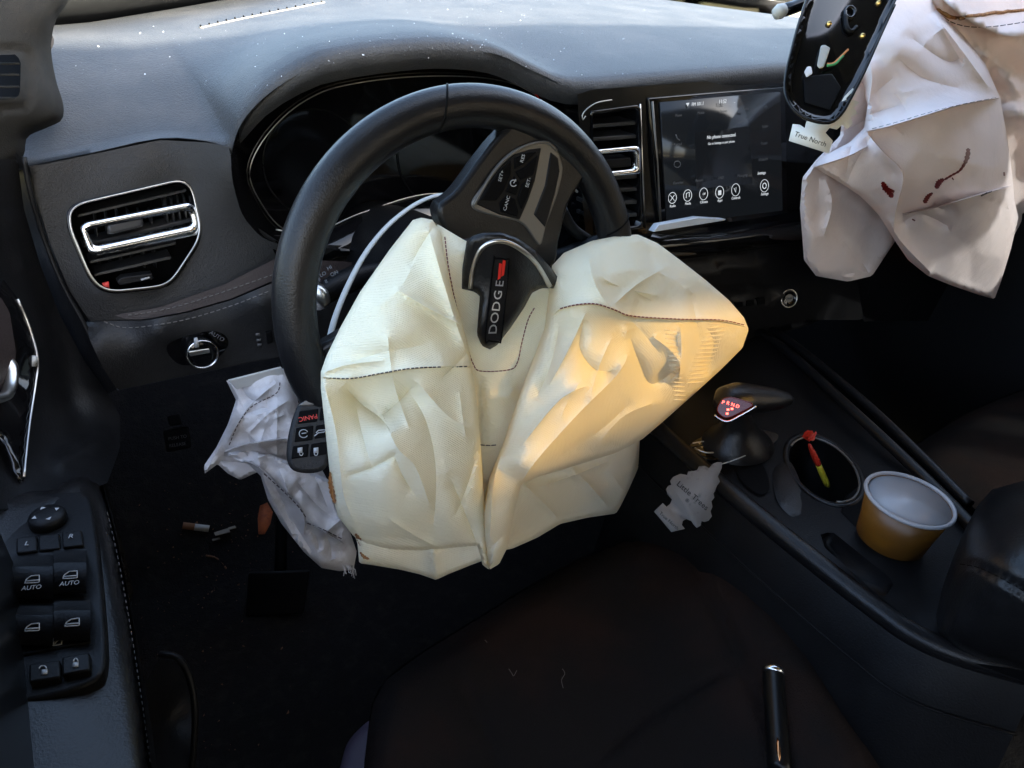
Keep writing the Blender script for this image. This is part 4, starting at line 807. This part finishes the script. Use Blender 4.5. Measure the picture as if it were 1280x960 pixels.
main = sheet('fabric_panel', [(1068, 100), (1085, 60), (1113, 0), (1130, -30), (1160, -30), (1170, 12), (1205, 45), (1232, 80), (1250, 122), (1258, 165), (1265, 215), (1268, 250), (1273, 272), (1264, 310), (1252, 350), (1243, 374), (1222, 368), (1190, 357), (1160, 345), (1135, 325), (1118, 300), (1098, 268), (1075, 245), (1045, 225), (1015, 208), (1030, 195), (1062, 178), (1080, 160), (1085, 130)],
    [(1068, 100, .54), (1113, 0, .57), (1160, -30, .60), (1205, 45, .54), (1250, 122, .50), (1265, 215, .48), (1273, 272, .475), (1243, 374, .475), (1160, 345, .485), (1098, 268, .495), (1015, 208, .51), (1085, 140, .515),
     (1140, 60, .505), (1180, 100, .485), (1120, 130, .495), (1200, 180, .445), (1160, 190, .455), (1110, 200, .475), (1060, 205, .485), (1128, 230, .462), (1180, 250, .45), (1230, 230, .438), (1240, 290, .442), (1190, 310, .465)], 'y', 'bag_lilac', pb, step=4, puff=.012, edgew=9, thick=.10, spline=False, wrinkles=12,
    creases=[([(1083, 164), (1110, 158), (1150, 146), (1200, 131), (1250, 122)], -.035, 22, 'r'), ([(1083, 166), (1104, 190), (1126, 212), (1128, 230), (1120, 262), (1117, 292)], -.022, 12, 's'), ([(1020, 208), (1060, 195), (1085, 182)], -.014, 8, 'r'),
             ([(1085, 72), (1090, 100), (1082, 150)], -.018, 7, 'v'), ([(1072, 100), (1080, 112), (1076, 135)], .022, 7, 'v'), ([(1128, 268), (1160, 262), (1195, 252), (1265, 232)], -.020, 14, 's'), ([(1120, 285), (1150, 268), (1190, 285)], .012, 9, 'v'), ([(1165, 250), (1178, 262), (1190, 252)], .012, 7, 'v'),
             ([(1130, 40), (1180, 75), (1205, 70)], .010, 12, 'v'), ([(1165, 15), (1200, 60), (1240, 115)], -.018, 10, 'v'), ([(1120, 70), (1160, 100), (1240, 118)], .010, 14, 'v'), ([(1250, 350), (1262, 300), (1258, 240)], -.010, 6, 'v'), ([(1200, 140), (1215, 190), (1210, 240)], .008, 16, 'v'), ([(1110, 270), (1125, 300), (1165, 342)], -.010, 8, 'v')], crumple=.008, cscale=74, seed=6)
def blot(path, widths, surf, parent, m='blood', n=18):
    """a dried run or drip lying on the cloth: a thin strip that follows the folds"""
    p = catmull(path, n); w_ = np.interp(np.linspace(0, 1, n), np.linspace(0, 1, len(widths)), widths) * (1 + .25 * np.sin(np.arange(n) * 2.3)); w_[0] = w_[-1] = .3
    t_ = np.gradient(p, axis=0); t_ /= np.linalg.norm(t_, axis=1)[:, None]; nr = np.c_[-t_[:, 1], t_[:, 0]]
    loft('stain', [[surf.at(*(a + k * w * b), .0013 if abs(k) < 1 else .0009) for a, b, w in zip(p, nr, w_)] for k in (-1, -.5, 0, .5, 1)], m, parent)
blot([(413, 590), (413, 604), (416, 618), (419, 630)], [1, 2.6, 3.2, 1.5], left, left.o, 'burn', 20); blot([(444, 667), (449, 675), (452, 684)], [1.5, 2.8, 1.2], left, left.o, 'burn', 14); blot([(450, 690), (455, 696), (462, 699)], [1, 2.2, 1], hem, hem.o, 'burn', 12)
blot([(1210, 185), (1210, 192), (1207, 202), (1200, 213), (1190, 219), (1180, 225)], [2.4, 3, 1.8, 1.3, 1.2, 1.3], main, main.o, n=28)
blot([(1180, 224), (1174, 228), (1170, 236)], [2, 3.6, 2.6], main, main.o); blot([(1166, 241), (1160, 246), (1155, 254)], [1.2, 2.8, 2.8], main, main.o)
blot([(1103, 227), (1106, 234), (1111, 240), (1116, 247)], [2, 3.8, 3.2, 3], main, main.o); blot([(1110, 236), (1118, 240)], [1.6, 1.8], main, main.o); blot([(1190, 222), (1192, 225)], [.8, .8], main, main.o)
blot([(1226, 245), (1234, 241), (1240, 239)], [1, 1.2, .8], main, main.o, 'thread_dark'); blot([(1255, 215), (1255.5, 220)], [1.2, 1.2], main, main.o); blot([(1140, 274), (1144, 276)], [.9, .9], main, main.o)
stitches('stitching', [(1090, 163), (1120, 155), (1160, 143), (1200, 133), (1245, 124)], lambda a, b: main.at(a, b - 2, .001), .0004, 'thread_grey', main.o, 6, 3)

# ================================================================== mirror housing with hanging card
MD = .66
mir = thing('mirror_housing', 'broken black rear-view mirror housing with loose wires and screws', 'mirror', P(1030, 148, MD))
mo = [(1110, -40), (1122, -10), (1118, 6), (1100, 45), (1080, 90), (1062, 125), (1052, 142), (1038, 153), (1016, 151), (996, 141), (983, 122), (982, 98), (990, 62), (1000, 25), (1012, -10), (1020, -40)]
mf = sheet('shell', mo, [(1110, -40, .70), (1020, -40, .69), (1040, 60, .66), (1030, 148, .645), (985, 110, .655), (1100, 40, .68)], 'd', 'gloss', mir, step=5, puff=-.012, edgew=9, thick=.03)
tube('edge', [mf.at(a, b, .003) for a, b in catmull(np.array(mo)[2:15], 60)], .0016, 'stackblack', mir)
prism('circuit_plate', [mf.at(a, b, .003) for a, b in ((1004, 96), (1040, 92), (1052, 110), (1038, 138), (1006, 128))], unit(ray(1030, 110)) * .004, 'darkplastic', mir, bevel=.001)
prism('connector', [mf.at(a, b, .007) for a, b in ((1021, 82), (1026, 57), (1031, 56), (1038, 60), (1030, 84), (1024, 86))], unit(ray(1030, 70)) * .008, 'strap', mir, bevel=.001)
prism('connector', [mf.at(a, b, .006) for a, b in ((1005, 90), (1009, 83), (1014, 83), (1016, 92), (1008, 97))], unit(ray(1010, 90)) * .006, 'white_plastic', mir, bevel=.001)
tube('wire', [mf.at(a, b, .006) for a, b in catmull([(1034, 80), (1042, 79), (1052, 70), (1060, 62)], 16)], .0011, 'wire_orange', mir, seg=7)
tube('wire', [mf.at(a, b, .007) for a, b in catmull([(1034, 82), (1044, 80), (1051, 73), (1054, 70)], 16)], .0012, 'wire_green', mir, seg=7)
for a, b in ((1078, 45), (1036, 30), (1098, 4)):
    s_ = lathe('screw', mf.at(a, b, .001), -unit(ray(a, b)), [(.0028, 0), (.0026, .0018), (.0012, .0024)], 'brass', mir, 14)
tube('boss', [mf.at(1062 + 6 * math.cos(t), 16 + 7 * math.sin(t), .003) for t in np.linspace(0, 6.283, 20, endpoint=False)], .0022, 'gloss', mir, closed=True)
tube('rib', [mf.at(a, b, .003) for a, b in catmull([(1056, 20), (1058, 34), (1064, 40), (1070, 34)], 16)], .0025, 'darkplastic', mir)
mnt = tag(tube('camera_stub', [P(a, b, .74) for a, b in ((975, 14), (990, 10), (1000, 6), (1030, -10))], .010, 'gloss', None, flat=.7), 'small glossy black mount with pale tip behind the mirror housing', 'mount')
lathe('tip', P(981, 11, .735), P(975, 14, .735) - P(990, 6, .735), [(.006, 0), (.008, .006), (.006, .012)], 'strap', mnt, 14)

def tree_card(name, out, fn, nrm, mtl, label, lines, th=.0016):
    t_ = thing(name, label, 'air freshener', fn(*np.mean(out, 0)), 'tree-shaped cardboard air fresheners')
    prism('card', [fn(a, b) for a, b in out], nrm * th, mtl, t_)
    for s, a, b, a2, b2, h in lines: text(s, fn(a, b), fn(a2, b2) - fn(a, b), fn(a + (b2 - b), b - (a2 - a)) - fn(a, b), np.linalg.norm(fn(a, b + h) - fn(a, b)), 'ink', t_, lift=th + .0003)
    return t_
n1 = unit(C - P(1030, 165, MD)); fT = lambda a, b: onpl(a, b, P(1030, 165, MD + .005), n1)
o1 = [(993, 150), (1006, 154), (1003, 158), (1006, 162), (1021, 158), (1036, 158), (1046, 162), (1052, 155), (1060, 160), (1066, 152), (1063, 146), (1072, 140), (1067, 134), (1073, 126), (1066, 124), (1070, 116), (1066, 109), (1058, 125), (1052, 142), (1038, 152), (1038, 163), (1041, 176), (1036, 192), (986, 176)]
o1 = [(991, 155), (1000, 156), (1006, 160), (1008, 152), (1018, 147), (1040, 147), (1056, 120), (1066, 110), (1070, 118), (1065, 124), (1074, 128), (1067, 135), (1072, 142), (1063, 147), (1066, 154), (1059, 161), (1053, 156), (1046, 162), (1037, 160), (1032, 166), (1041, 176), (1036, 192), (986, 176)]
c1 = tree_card('air_freshener', o1, fT, n1, 'card_white', 'white tree-shaped air freshener card tucked behind the mirror housing', [('True North', 1013, 174, 1023, 177.5, 6.2)])

# ================================================================== centre console
con = thing('centre_console', 'black centre console with cup holders, shifter and padded armrest', 'console', (.75, .3, 0.0))
CZ = .42
ch1 = [(1030 + 44 * math.cos(t) + 0, 588 + 36 * math.sin(t) + .42 * 44 * math.cos(t)) for t in np.linspace(0, 6.283, 36, endpoint=False)]
cup_c = at(1112, 668, 2, CZ)
tray = [(1026, 668), (1040, 664), (1112, 722), (1117, 732), (1106, 746), (1098, 744), (1030, 684)]
top = sheet('top_panel', [(790, 505), (860, 455), (950, 418), (985, 440), (1060, 510), (1130, 575), (1185, 630), (1250, 700), (1300, 760), (1300, 860), (1220, 830), (1150, 795), (1090, 757), (1030, 712), (960, 657), (890, 598), (835, 550)],
    [(790, 505, .43), (950, 418, .445), (1060, 510, .425), (1185, 630, .437), (1110, 685, .436), (1160, 660, .437), (1300, 760, .437), (1220, 830, .425), (1090, 757, .415), (960, 657, .418), (835, 550, .425), (1000, 600, .42)], 'z', 'darkplastic', con, step=9, holes=[ch1, tray], spline=False,
    creases=[([(880, 545), (960, 535)], .006, 20, 'g')])
tz = lambda a, b: top.at(a, b)
for loop, dep, nm, tp in ((np.array(ch1), .07, 'cup_holder', .84), (resample(tray, 50, None, True), .018, 'tray', .97)):
    c3 = np.mean([tz(*p) for p in loop], 0); r0 = [tz(*p) for p in loop]
    rr_ = [r0, [c3 + (p - c3) * .985 + [0, 0, -.004] for p in r0], [c3 + (p - c3) * tp + [0, 0, -dep] for p in r0], [c3 + (p - c3) * .02 + [0, 0, -dep - .001] for p in r0]]
    hol = loft(nm, rr_, 'black' if nm == 'cup_holder' else 'darkplastic', con, closed=True)
    if nm == 'cup_holder': tube('surround', [tz(*p) + np.array([0, 0, .0005]) for p in resample(inset(ch1, 1.1), 48, None, True)], .0035, 'leather', hol, closed=True, flat=.6)
    if nm == 'cup_holder': tube('metal_rim', [tz(*p) + np.array([0, 0, .001]) for p in np.array(ch1)[np.r_[20:36, 0:8]]], .0016, 'silver', hol)
# hollow of the second holder beside the cup and small coin recess
prism('divider', [tz(a, b) + np.array([0, 0, .001]) for a, b in ((1058, 618), (1075, 606), (1080, 640), (1070, 660), (1050, 640))], (0, 0, -.01), 'black', con, bevel=.002)
sheet('key_pocket', [(966, 586), (985, 575), (998, 596), (1006, 622), (1010, 642), (1000, 650), (984, 642), (970, 622)], [(966, 586, .4215), (1006, 630, .4205), (985, 575, .4215), (985, 620, .4225)], 'z', 'leather', con, step=6, puff=-.002, edgew=8)
sheet('key_slot', [(922, 590), (945, 575), (958, 590), (962, 612), (950, 618), (932, 606)], [(922, 590, .4235), (958, 600, .4225), (945, 575, .4235)], 'z', 'black', con, step=8)
for path, r, nm, m_ in (([(948, 415), (985, 440), (1060, 508), (1130, 573), (1190, 632), (1255, 700)], .0075, 'rail', 'leather'), ([(965, 412), (1000, 436), (1080, 502), (1150, 568), (1212, 630)], .006, 'rail', 'leather')):
    tube(nm, [at(a, b, 2, .444) for a, b in catmull(path, 40)], r, m_, con, seg=12)
tube('rail', [at(a, b, 2, .42) for a, b in catmull([(800, 515), (835, 548), (890, 596), (960, 655), (1030, 711), (1090, 757), (1140, 792), (1200, 818), (1300, 846)], 60)], .0115, 'leather', con, seg=14)
sl = catmull([(800, 518), (835, 551), (890, 599), (960, 658), (1030, 714), (1090, 760), (1140, 796), (1200, 822), (1300, 850)], 40)
s0 = [at(a, b, 2, .415) for a, b in sl]
loft('side_panel', [s0] + [[p + np.array([-.004 - .02 * k, -.01 * k, -.05 * k]) for p in s0] for k in (.3, 1, 2, 4, 8)], 'darkplastic', con)
tube('side_trim', [p + np.array([-.026, -.012, -.05]) for p in s0], .0013, 'satin' if False else 'darkplastic', con)
rs = [at(a, b, 2, .44) for a, b in catmull([(965, 412), (1000, 436), (1080, 502), (1150, 568), (1212, 630), (1300, 715)], 30)]
loft('side_panel', [rs, [p + np.array([.012, 0, -.06]) for p in rs], [p + np.array([.02, 0, -.44]) for p in rs]], 'darkplastic', con)
# armrest pad
arm2 = sheet('armrest_pad', [(1240, 612), (1222, 632), (1206, 662), (1190, 700), (1178, 735), (1170, 770), (1174, 792), (1196, 812), (1225, 824), (1290, 840), (1420, 860), (1420, 590), (1290, 598)],
    [(1240, 612, .70), (1206, 662, .665), (1178, 735, .64), (1174, 792, .63), (1225, 824, .615), (1290, 840, .60), (1240, 700, .585), (1290, 650, .60), (1400, 700, .54), (1420, 860, .55), (1420, 590, .62), (1210, 760, .605)], 'd', 'leather', con, step=7, puff=.03, edgew=28, thick=.16, spline=False,
    creases=[([(1188, 705), (1215, 706), (1250, 722), (1300, 752), (1400, 800)], .006, 4, 'g')])
stitches('stitching', [(1200, 700), (1225, 705), (1260, 722), (1300, 746)], lambda a, b: arm2.at(a, b + 5, .001), .0005, 'black', arm2.o, 6, 3)
# gear shifter
bpz = at(922, 555, 2, .425)
gs = loft('shifter_boot', [[bpz * (1 - t) + P(925, 508, .862) * t + (.042 * (1 - t) ** 1.6 + .013) * np.array([math.cos(q) * 1.0, math.sin(q) * .8, 0]) * (1 + .05 * math.sin(9 * t)) for q in np.linspace(0, 6.283, 28, endpoint=False)] for t in np.linspace(0, 1, 16)], 'leather', con, closed=True)
prism('shifter_plate', [at(a, b, 2, .4275) for a, b in catmull([(862, 556), (880, 545), (930, 535), (968, 540), (972, 550), (940, 566), (890, 574), (868, 568)], 40, True)], (0, 0, -.006), 'gloss', con, bevel=.001)
kp = [P(a, b, d) for a, b, d in catmull([(898, 508, .845), (912, 501, .85), (930, 499, .86), (955, 499, .87), (978, 499, .88), (992, 499, .885)], 26)]
kr = np.interp(np.linspace(0, 1, 26), [0, .12, .3, .5, .75, .92, 1], [.010, .021, .0245, .021, .0165, .010, .002])
knob = tube('shifter_knob', kp, kr, 'leather', gs, seg=22, flat=.85)
sn = unit(C - P(915, 505, .82)); fS = lambda a, b: onpl(a, b, P(915, 505, .822), sn)
prism('indicator_panel', [fS(a, b) for a, b in catmull([(896, 514), (901, 500), (912, 496), (930, 500), (942, 506), (928, 515), (908, 523)], 36, True)], -sn * .008, 'led_glow', gs, bevel=.002)
tube('chrome_edge', [fS(a, b) + sn * .001 for a, b in catmull([(893, 519), (908, 527), (926, 519), (945, 508)], 20)], .0012, 'chrome', gs)
for s, a, b in (('P', 904, 503), ('R', 910, 504), ('N', 916, 506), ('D', 922, 508)): ptext(s, a, b, a + 10, b + 3, 4.0, lambda p, q: fS(p, q) + sn * .0006, 'led', gs, 'letter')
for a, b in ((910, 512), (915, 511), (909, 517)): prism('indicator_dot', [fS(a + u, b + v) + sn * .0004 for u, v in ((-1.5, -1.2), (1.5, -1.2), (1.5, 1.2), (-1.5, 1.2))], sn * .0004, 'led', gs)
tube('plate_edge', [at(a, b, 2, .431) for a, b in catmull([(868, 560), (885, 566), (915, 562), (945, 556), (962, 549)], 20)], .0012, 'satin', con)
tube('plate_edge', [at(a, b, 2, .431) for a, b in catmull([(866, 554), (880, 552), (900, 552)], 20)], .0009, 'satin', con)
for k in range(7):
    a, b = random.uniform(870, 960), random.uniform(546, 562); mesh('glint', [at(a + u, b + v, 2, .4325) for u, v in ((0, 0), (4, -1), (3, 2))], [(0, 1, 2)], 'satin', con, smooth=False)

# tree card hanging from the shifter
n2 = unit([-.35, -.55, .75]); p2 = at(868, 622, 2, .425); fU = lambda a, b: onpl(a, b, p2, n2)
def Q(x, y): return (800 + x / 3.2, 380 + y / 3.2)
o2 = [Q(*p) for p in [(55, 830), (90, 797), (105, 812), (120, 800), (128, 782), (110, 762), (103, 742), (112, 728), (125, 724), (120, 708), (132, 692), (160, 680), (188, 685), (192, 670), (215, 668), (228, 665), (235, 650), (258, 648), (275, 658), (290, 640), (305, 634), (325, 633), (326, 655), (310, 690), (318, 712), (306, 728), (300, 745), (292, 760), (296, 775), (284, 790), (288, 812), (280, 830), (286, 850), (272, 868), (258, 872), (245, 868), (240, 888), (226, 895), (212, 880), (205, 868), (185, 860), (170, 868), (166, 885), (178, 900), (125, 912)]]
c2 = tree_card('air_freshener', o2, fU, n2, 'card', 'grey tree-shaped air freshener lying over the left edge of the console', [('Little Trees', *Q(208, 768), *Q(240, 796), 7.2), ('®', *Q(187, 788), *Q(200, 792), 4.5), ('True North', *Q(114, 868), *Q(134, 886), 4.4)])
tag(tube('card_string', [at(a, b, 2, z) for a, b, z in catmull([(899, 581, .432), (915, 576, .438), (935, 568, .437), (952, 561, .436), (962, 556, .436)], 20)], .0007, 'strap', None, seg=6), 'thin pale string from tree-shaped card to shifter', 'string')

# noodle cup, candy wrapper
cz = at(1112, 672, 2, .428); cc = at(1139, 620, 2, .50); cc[:2] = cc[:2]
cup = thing('noodle_cup', 'empty amber paper noodle cup with white inside on the console', 'cup', (cc[0], cc[1], .438))
bx_, by_ = cc[0], cc[1]; rt = .0452
lathe('wall', (bx_, by_, .438), (0, 0, 1), [(.034, 0), (.0355, .001), (.0375, .02), (rt - .002, .056), (rt - .0035, .056), (.0365, .022), (.0345, .006), (.0344, .004)], 'cup_amber', cup, 64)
lathe('liner', (bx_, by_, .4385), (0, 0, 1), [(.0412, .0555), (.0408, .050), (.0393, .0395), (.0378, .0385), (.0374, .030), (.0370, .0245), (.0352, .0235), (.0345, .014), (.0325, .0045), (.030, .0025), (.0285, .0045), (.0262, .0025), (.0245, .0045), (.0222, .0025), (.020, .0045), (.018, .0025), (.001, .0028)], 'cup_white', cup, 64)
tube('rim', [(bx_ + (rt - .0015) * math.cos(t), by_ + (rt - .0015) * math.sin(t), .4955) for t in np.linspace(0, 6.283, 72, endpoint=False)], .0022, 'cup_white', cup, closed=True, seg=12)
mesh('crumb', [np.array([bx_ + .012, by_ + .0375, .482]) + np.array(v) * .001 for v in ((0, 0, 0), (2, 0, 0), (1, 0, 2), (1, -1, 1))], [(0, 1, 2), (0, 1, 3), (1, 2, 3), (0, 2, 3)], 'ink', cup)
cw = thing('candy_wrapper', 'red and yellow twisted candy wrapper standing in the cup holder', 'wrapper', P(1030, 605, .92))
wp = [P(a, b, d) for a, b, d in catmull([(1034, 606, .925), (1026, 588, .912), (1018, 570, .90), (1012, 556, .89)], 16)]
tube('yellow_end', wp[:9], [.006, .0068, .007, .0068, .0068, .007, .0066, .0066, .0064], 'wrap_yellow', cw, flat=.6, seg=10)
tube('red_end', wp[8:], [.0066, .0066, .0068, .0066, .0062, .0055, .0042, .003], 'wrap_red', cw, flat=.6, seg=10)
tw = P(1010, 551, .887)
for k in range(7):
    t = k * .9; d = np.array([math.cos(t), .3 * math.sin(t), .9 * abs(math.sin(t * .7)) + .3]) * .011; e = np.array([-math.sin(t), .5, math.cos(t)]) * .005
    mesh('twist_fold', [tw, tw + d + e, tw + d * 1.25, tw + d - e], [(0, 1, 2), (0, 2, 3)], 'wrap_red', cw, smooth=False)
text('CHEW', wp[5] - unit(ray(1026, 590)) * .0062, wp[2] - wp[7], np.cross(unit(wp[2] - wp[7]), ray(1026, 590)), .004, 'ink', cw)

# ================================================================== seats
seat = thing('bucket_seat', 'black cloth driver seat cushion with faint warm light painted in brown', 'seat', (.33, .15, 0))
cush = sheet('cushion', [(452, 1040), (458, 930), (466, 880), (482, 850), (530, 815), (600, 770), (660, 732), (720, 700), (780, 674), (830, 663), (870, 662), (905, 678), (950, 715), (985, 760), (1020, 820), (1055, 890), (1100, 960), (1140, 1040)],
    [(458, 930, .33), (482, 850, .325), (600, 770, .31), (720, 700, .305), (860, 664, .315), (950, 715, .335), (1020, 820, .345), (1100, 960, .35), (1140, 1040, .35), (452, 1040, .34), (700, 850, .30), (600, 900, .30), (800, 780, .30), (860, 860, .31), (900, 740, .335), (960, 840, .345), (520, 900, .325), (700, 1000, .295)], 'z', 'seatcloth', seat, step=8, puff=-.05, edgew=34, spline=False,
    creases=[([(868, 690), (880, 730), (915, 800), (960, 900), (990, 1000)], -.012, 9, 'g'), ([(560, 830), (600, 900), (640, 1000)], -.006, 8, 'g'), ([(740, 960), (810, 905), (890, 855), (930, 835)], -.008, 5, 'g')])
sk = catmull([(452, 1040), (458, 930), (482, 850), (600, 770), (720, 700), (830, 664), (905, 678), (985, 760), (1055, 890), (1140, 1040)], 50)
s0 = [at(a, b, 2, .27) for a, b in sk]
loft('cushion_side', [s0, [p + np.array([0, -.01, -.08]) for p in s0], [p + np.array([.0, -.03, -.22]) for p in s0]], 'bolster', seat)
sheet('side_shield', [(425, 1000), (430, 940), (448, 912), (470, 900), (480, 940), (490, 1000)], [(425, 1000, .74), (448, 912, .80), (490, 1000, .74)], 'd', 'purple', seat, step=8, puff=.01, edgew=10, thick=.03)
ps = thing('bucket_seat', 'dark brown cloth passenger seat in shadow beyond the console', 'seat', (1.2, .2, 0))
sheet('cushion', [(1060, 640), (1100, 590), (1160, 545), (1220, 510), (1300, 480), (1420, 450), (1420, 760), (1300, 720), (1180, 660)], [(1060, 640, .33), (1160, 545, .33), (1300, 480, .33), (1420, 450, .34), (1420, 760, .33), (1250, 620, .345)], 'z', 'seatcloth', ps, step=12, puff=-.06, edgew=40)
s0 = [at(a, b, 2, .28) for a, b in catmull([(1060, 640), (1100, 590), (1160, 545), (1220, 510), (1300, 480), (1420, 450)], 20)]
loft('cushion_side', [s0, [p + np.array([0, -.01, -.1]) for p in s0], [p + np.array([0, -.04, -.27]) for p in s0]], 'bolster', ps)
# pen on the seat
pz_ = [cush.at(a, b, .011) for a, b in ((966, 838), (968, 870), (971, 905), (975, 965))]
pen = thing('pen', 'black and copper pen lying on the driver seat', 'pen', pz_[1])
pp_ = np.array([pz_[0] + (pz_[3] - pz_[0]) * t for t in np.linspace(0, 1, 20)])
tube('barrel', pp_, .0105, 'pen_black', pen, seg=18)
tube('end_band', [pp_[0] - (pp_[1] - pp_[0]) * .2, pp_[1]], 0.0110, 'chrome', pen, seg=18)
off_ = unit(C - pp_[5])
tube('copper_stripe', pp_[2:14] + off_ * .0094 + unit(np.cross(pp_[3] - pp_[0], off_)) * .001, .0016, 'copper', pen, seg=8)
tube('clip', pp_[13:18] + off_ * .011, [.001, .0018, .0022, .0018, .001], 'copper', pen, seg=8)
for i, pts in enumerate(([(703, 836), (706, 842), (702, 850), (704, 860)], [(636, 836), (640, 842), (642, 845), (646, 838)], [(606, 800), (609, 803)])):
    tag(tube('hair_strand', [cush.at(a, b, .0015) for a, b in catmull(pts, 14)], .0003, 'hair', None, seg=5), ['long pale hair strand lying on the driver seat', 'short hooked pale hair strand on the driver seat', 'tiny pale fibre on the driver seat front'][i], 'hair')
for i, (a, b) in enumerate(((938, 700), (952, 716))):
    tag(mesh('crumb', [cush.at(a + u, b + v, .002 + h) for u, v, h in ((-6, -2, 0), (5, -4, 0), (7, 3, 0), (-3, 5, 0), (1, 0, .004))], [(0, 1, 4), (1, 2, 4), (2, 3, 4), (3, 0, 4)], 'paper' if i == 0 else 'card', None), ['pale crumb on the bolster beside the console', 'smaller grey crumb below the pale one on the bolster'][i], 'crumb')

# ================================================================== footwell: pedals and litter
def fz_(a, b):
    d = .4
    for _ in range(400):
        p = P(a, b, d)
        if p[2] <= floor_z(p[0], p[1]) + .001: return p
        d += .004
    return P(a, b, 1.4)
pd = thing('brake_pedal', 'black pedal pad low in the footwell', 'pedal', P(355, 770, 1.15))
prism('pad', [P(a, b, 1.12) for a, b in ((310, 715), (388, 712), (380, 768), (306, 772))], unit(ray(350, 740)) * .015, 'darkplastic', pd, bevel=.004)
tube('arm', [P(350, 730, 1.14), P(352, 660, 1.2), P(350, 600, 1.25)], .010, 'black', pd)
pr = thing('parking_brake_release', 'black lever with pale lettering below the dashboard', 'lever', P(222, 550, .95))
prism('plate', [P(a, b, .95) for a, b in ((203, 538), (236, 532), (240, 560), (208, 566))], unit(ray(220, 550)) * .02, 'darkplastic', pr, bevel=.003)
prism('tab', [P(a, b, .94) for a, b in ((208, 520), (225, 516), (228, 530), (212, 533))], unit(ray(220, 525)) * .02, 'darkplastic', pr, bevel=.002)
for s, b in (('PUSH TO', 547), ('RELEASE', 556)): ptext(s, 222, b, 232, b - 1.5, 4, lambda p, q: P(p, q, .949), 'printdim', pr, lift=.0003)
lf = fz_(332, 645); lp = [(325, 632), (334, 628), (341, 640), (338, 655), (331, 668), (323, 668), (322, 648)]
mesh_l = prism('dry_leaf', [P(a, b, 1.02) for a, b in lp], unit(ray(330, 650)) * .0015, 'leaf', None)
tag(mesh_l, 'dry orange leaf beside the hanging knee airbag', 'leaf')
p0, p1 = fz_(229, 660), fz_(262, 664)
cg = thing('cigarette_butt', 'white cigarette butt with tan filter on the carpet', 'cigarette', p0)
up_ = np.array([0, 0, .006]); pm = p0 * .55 + p1 * .45
tube('filter', [p0 + up_, pm + up_], .006, 'filter', cg, seg=14); tube('paper', [pm + up_, p1 + up_], .0058, 'strap', cg, seg=14)
tag(tube('curved_twig', [fz_(a, b) + np.array([0, 0, .003]) for a, b in catmull([(258, 696), (268, 698), (277, 704), (283, 712)], 10)], .0016, 'filter', None, seg=6), 'thin curved brown twig on the footwell carpet', 'twig')
sc = [(277, 664, 8, 'small square white paper scrap on the carpet'), (290, 660, 4, 'tiny pale paper chip beside the square scrap'), (270, 674, 4, 'tiny paper crumb in front of the square scrap')]
for a, b, s, lb_ in sc:
    c3 = fz_(a, b); q = s / 2 * 1.3 / 850 * 1.0
    V = [c3 + np.array([u * q * 2, v * q * 2, .002 + h]) for h in (0, .0015) for u, v in ((-1, -.8), (1, -1), (.9, 1), (-1.1, .8))]
    tag(mesh('paper_scrap', V, [(0, 1, 2, 3), (4, 5, 6, 7), (0, 1, 5, 4), (1, 2, 6, 5), (2, 3, 7, 6), (3, 0, 4, 7)], 'paper', None, smooth=False), lb_, 'scrap', 'litter on the carpet')
V = []; Fc = []
for k in range(420):
    a, b = random.gauss(275, 55), random.gauss(690, 55) if k < 330 else random.uniform(640, 940); p = fz_(a, b); r = random.uniform(.0008, .0028); s = len(V)
    V += [p + np.array([r * random.uniform(-1, 1), r * random.uniform(-1, 1), r * q]) for q in (0, .3, .2, 1)]; Fc += [(s, s + 1, s + 3), (s + 1, s + 2, s + 3), (s + 2, s, s + 3), (s, s + 2, s + 1)]
o = mesh('dirt', V, Fc, 'filter', None, smooth=False); o['kind'] = 'stuff'; o['label'] = 'brown crumbs of dirt scattered on the footwell carpet'; o['category'] = 'dirt'
# broken safety glass on the dashboard pad: found by dropping crumbs on the pad's mesh
tree = pad_tree
V = []; Fc = []
for k in range(300):
    if k < 170: a, b = random.uniform(70, 980), random.uniform(0, 110) ** 1.0
    else: a, b = random.gauss(600, 60), random.gauss(40, 22)
    hit = tree.ray_cast(Vector(C), Vector(ray(a, b)).normalized())
    if hit[0] is None: continue
    p = np.array(hit[0]); r = random.choice((.0003, .0004, .0004, .0006, .0008, .0012)); s = len(V)
    V += [p + np.array([r * random.uniform(-1, 1), r * random.uniform(-1, 1), r * q]) for q in (0, .3, .2, 1)]; Fc += [(s, s + 1, s + 3), (s + 1, s + 2, s + 3), (s + 2, s, s + 3), (s, s + 2, s + 1)]
o = mesh('glass_crumbs', V, Fc, 'glasscrumb', None, smooth=False); o['kind'] = 'stuff'; o['label'] = 'tiny crumbs of broken glass scattered over the dashboard top'; o['category'] = 'glass'
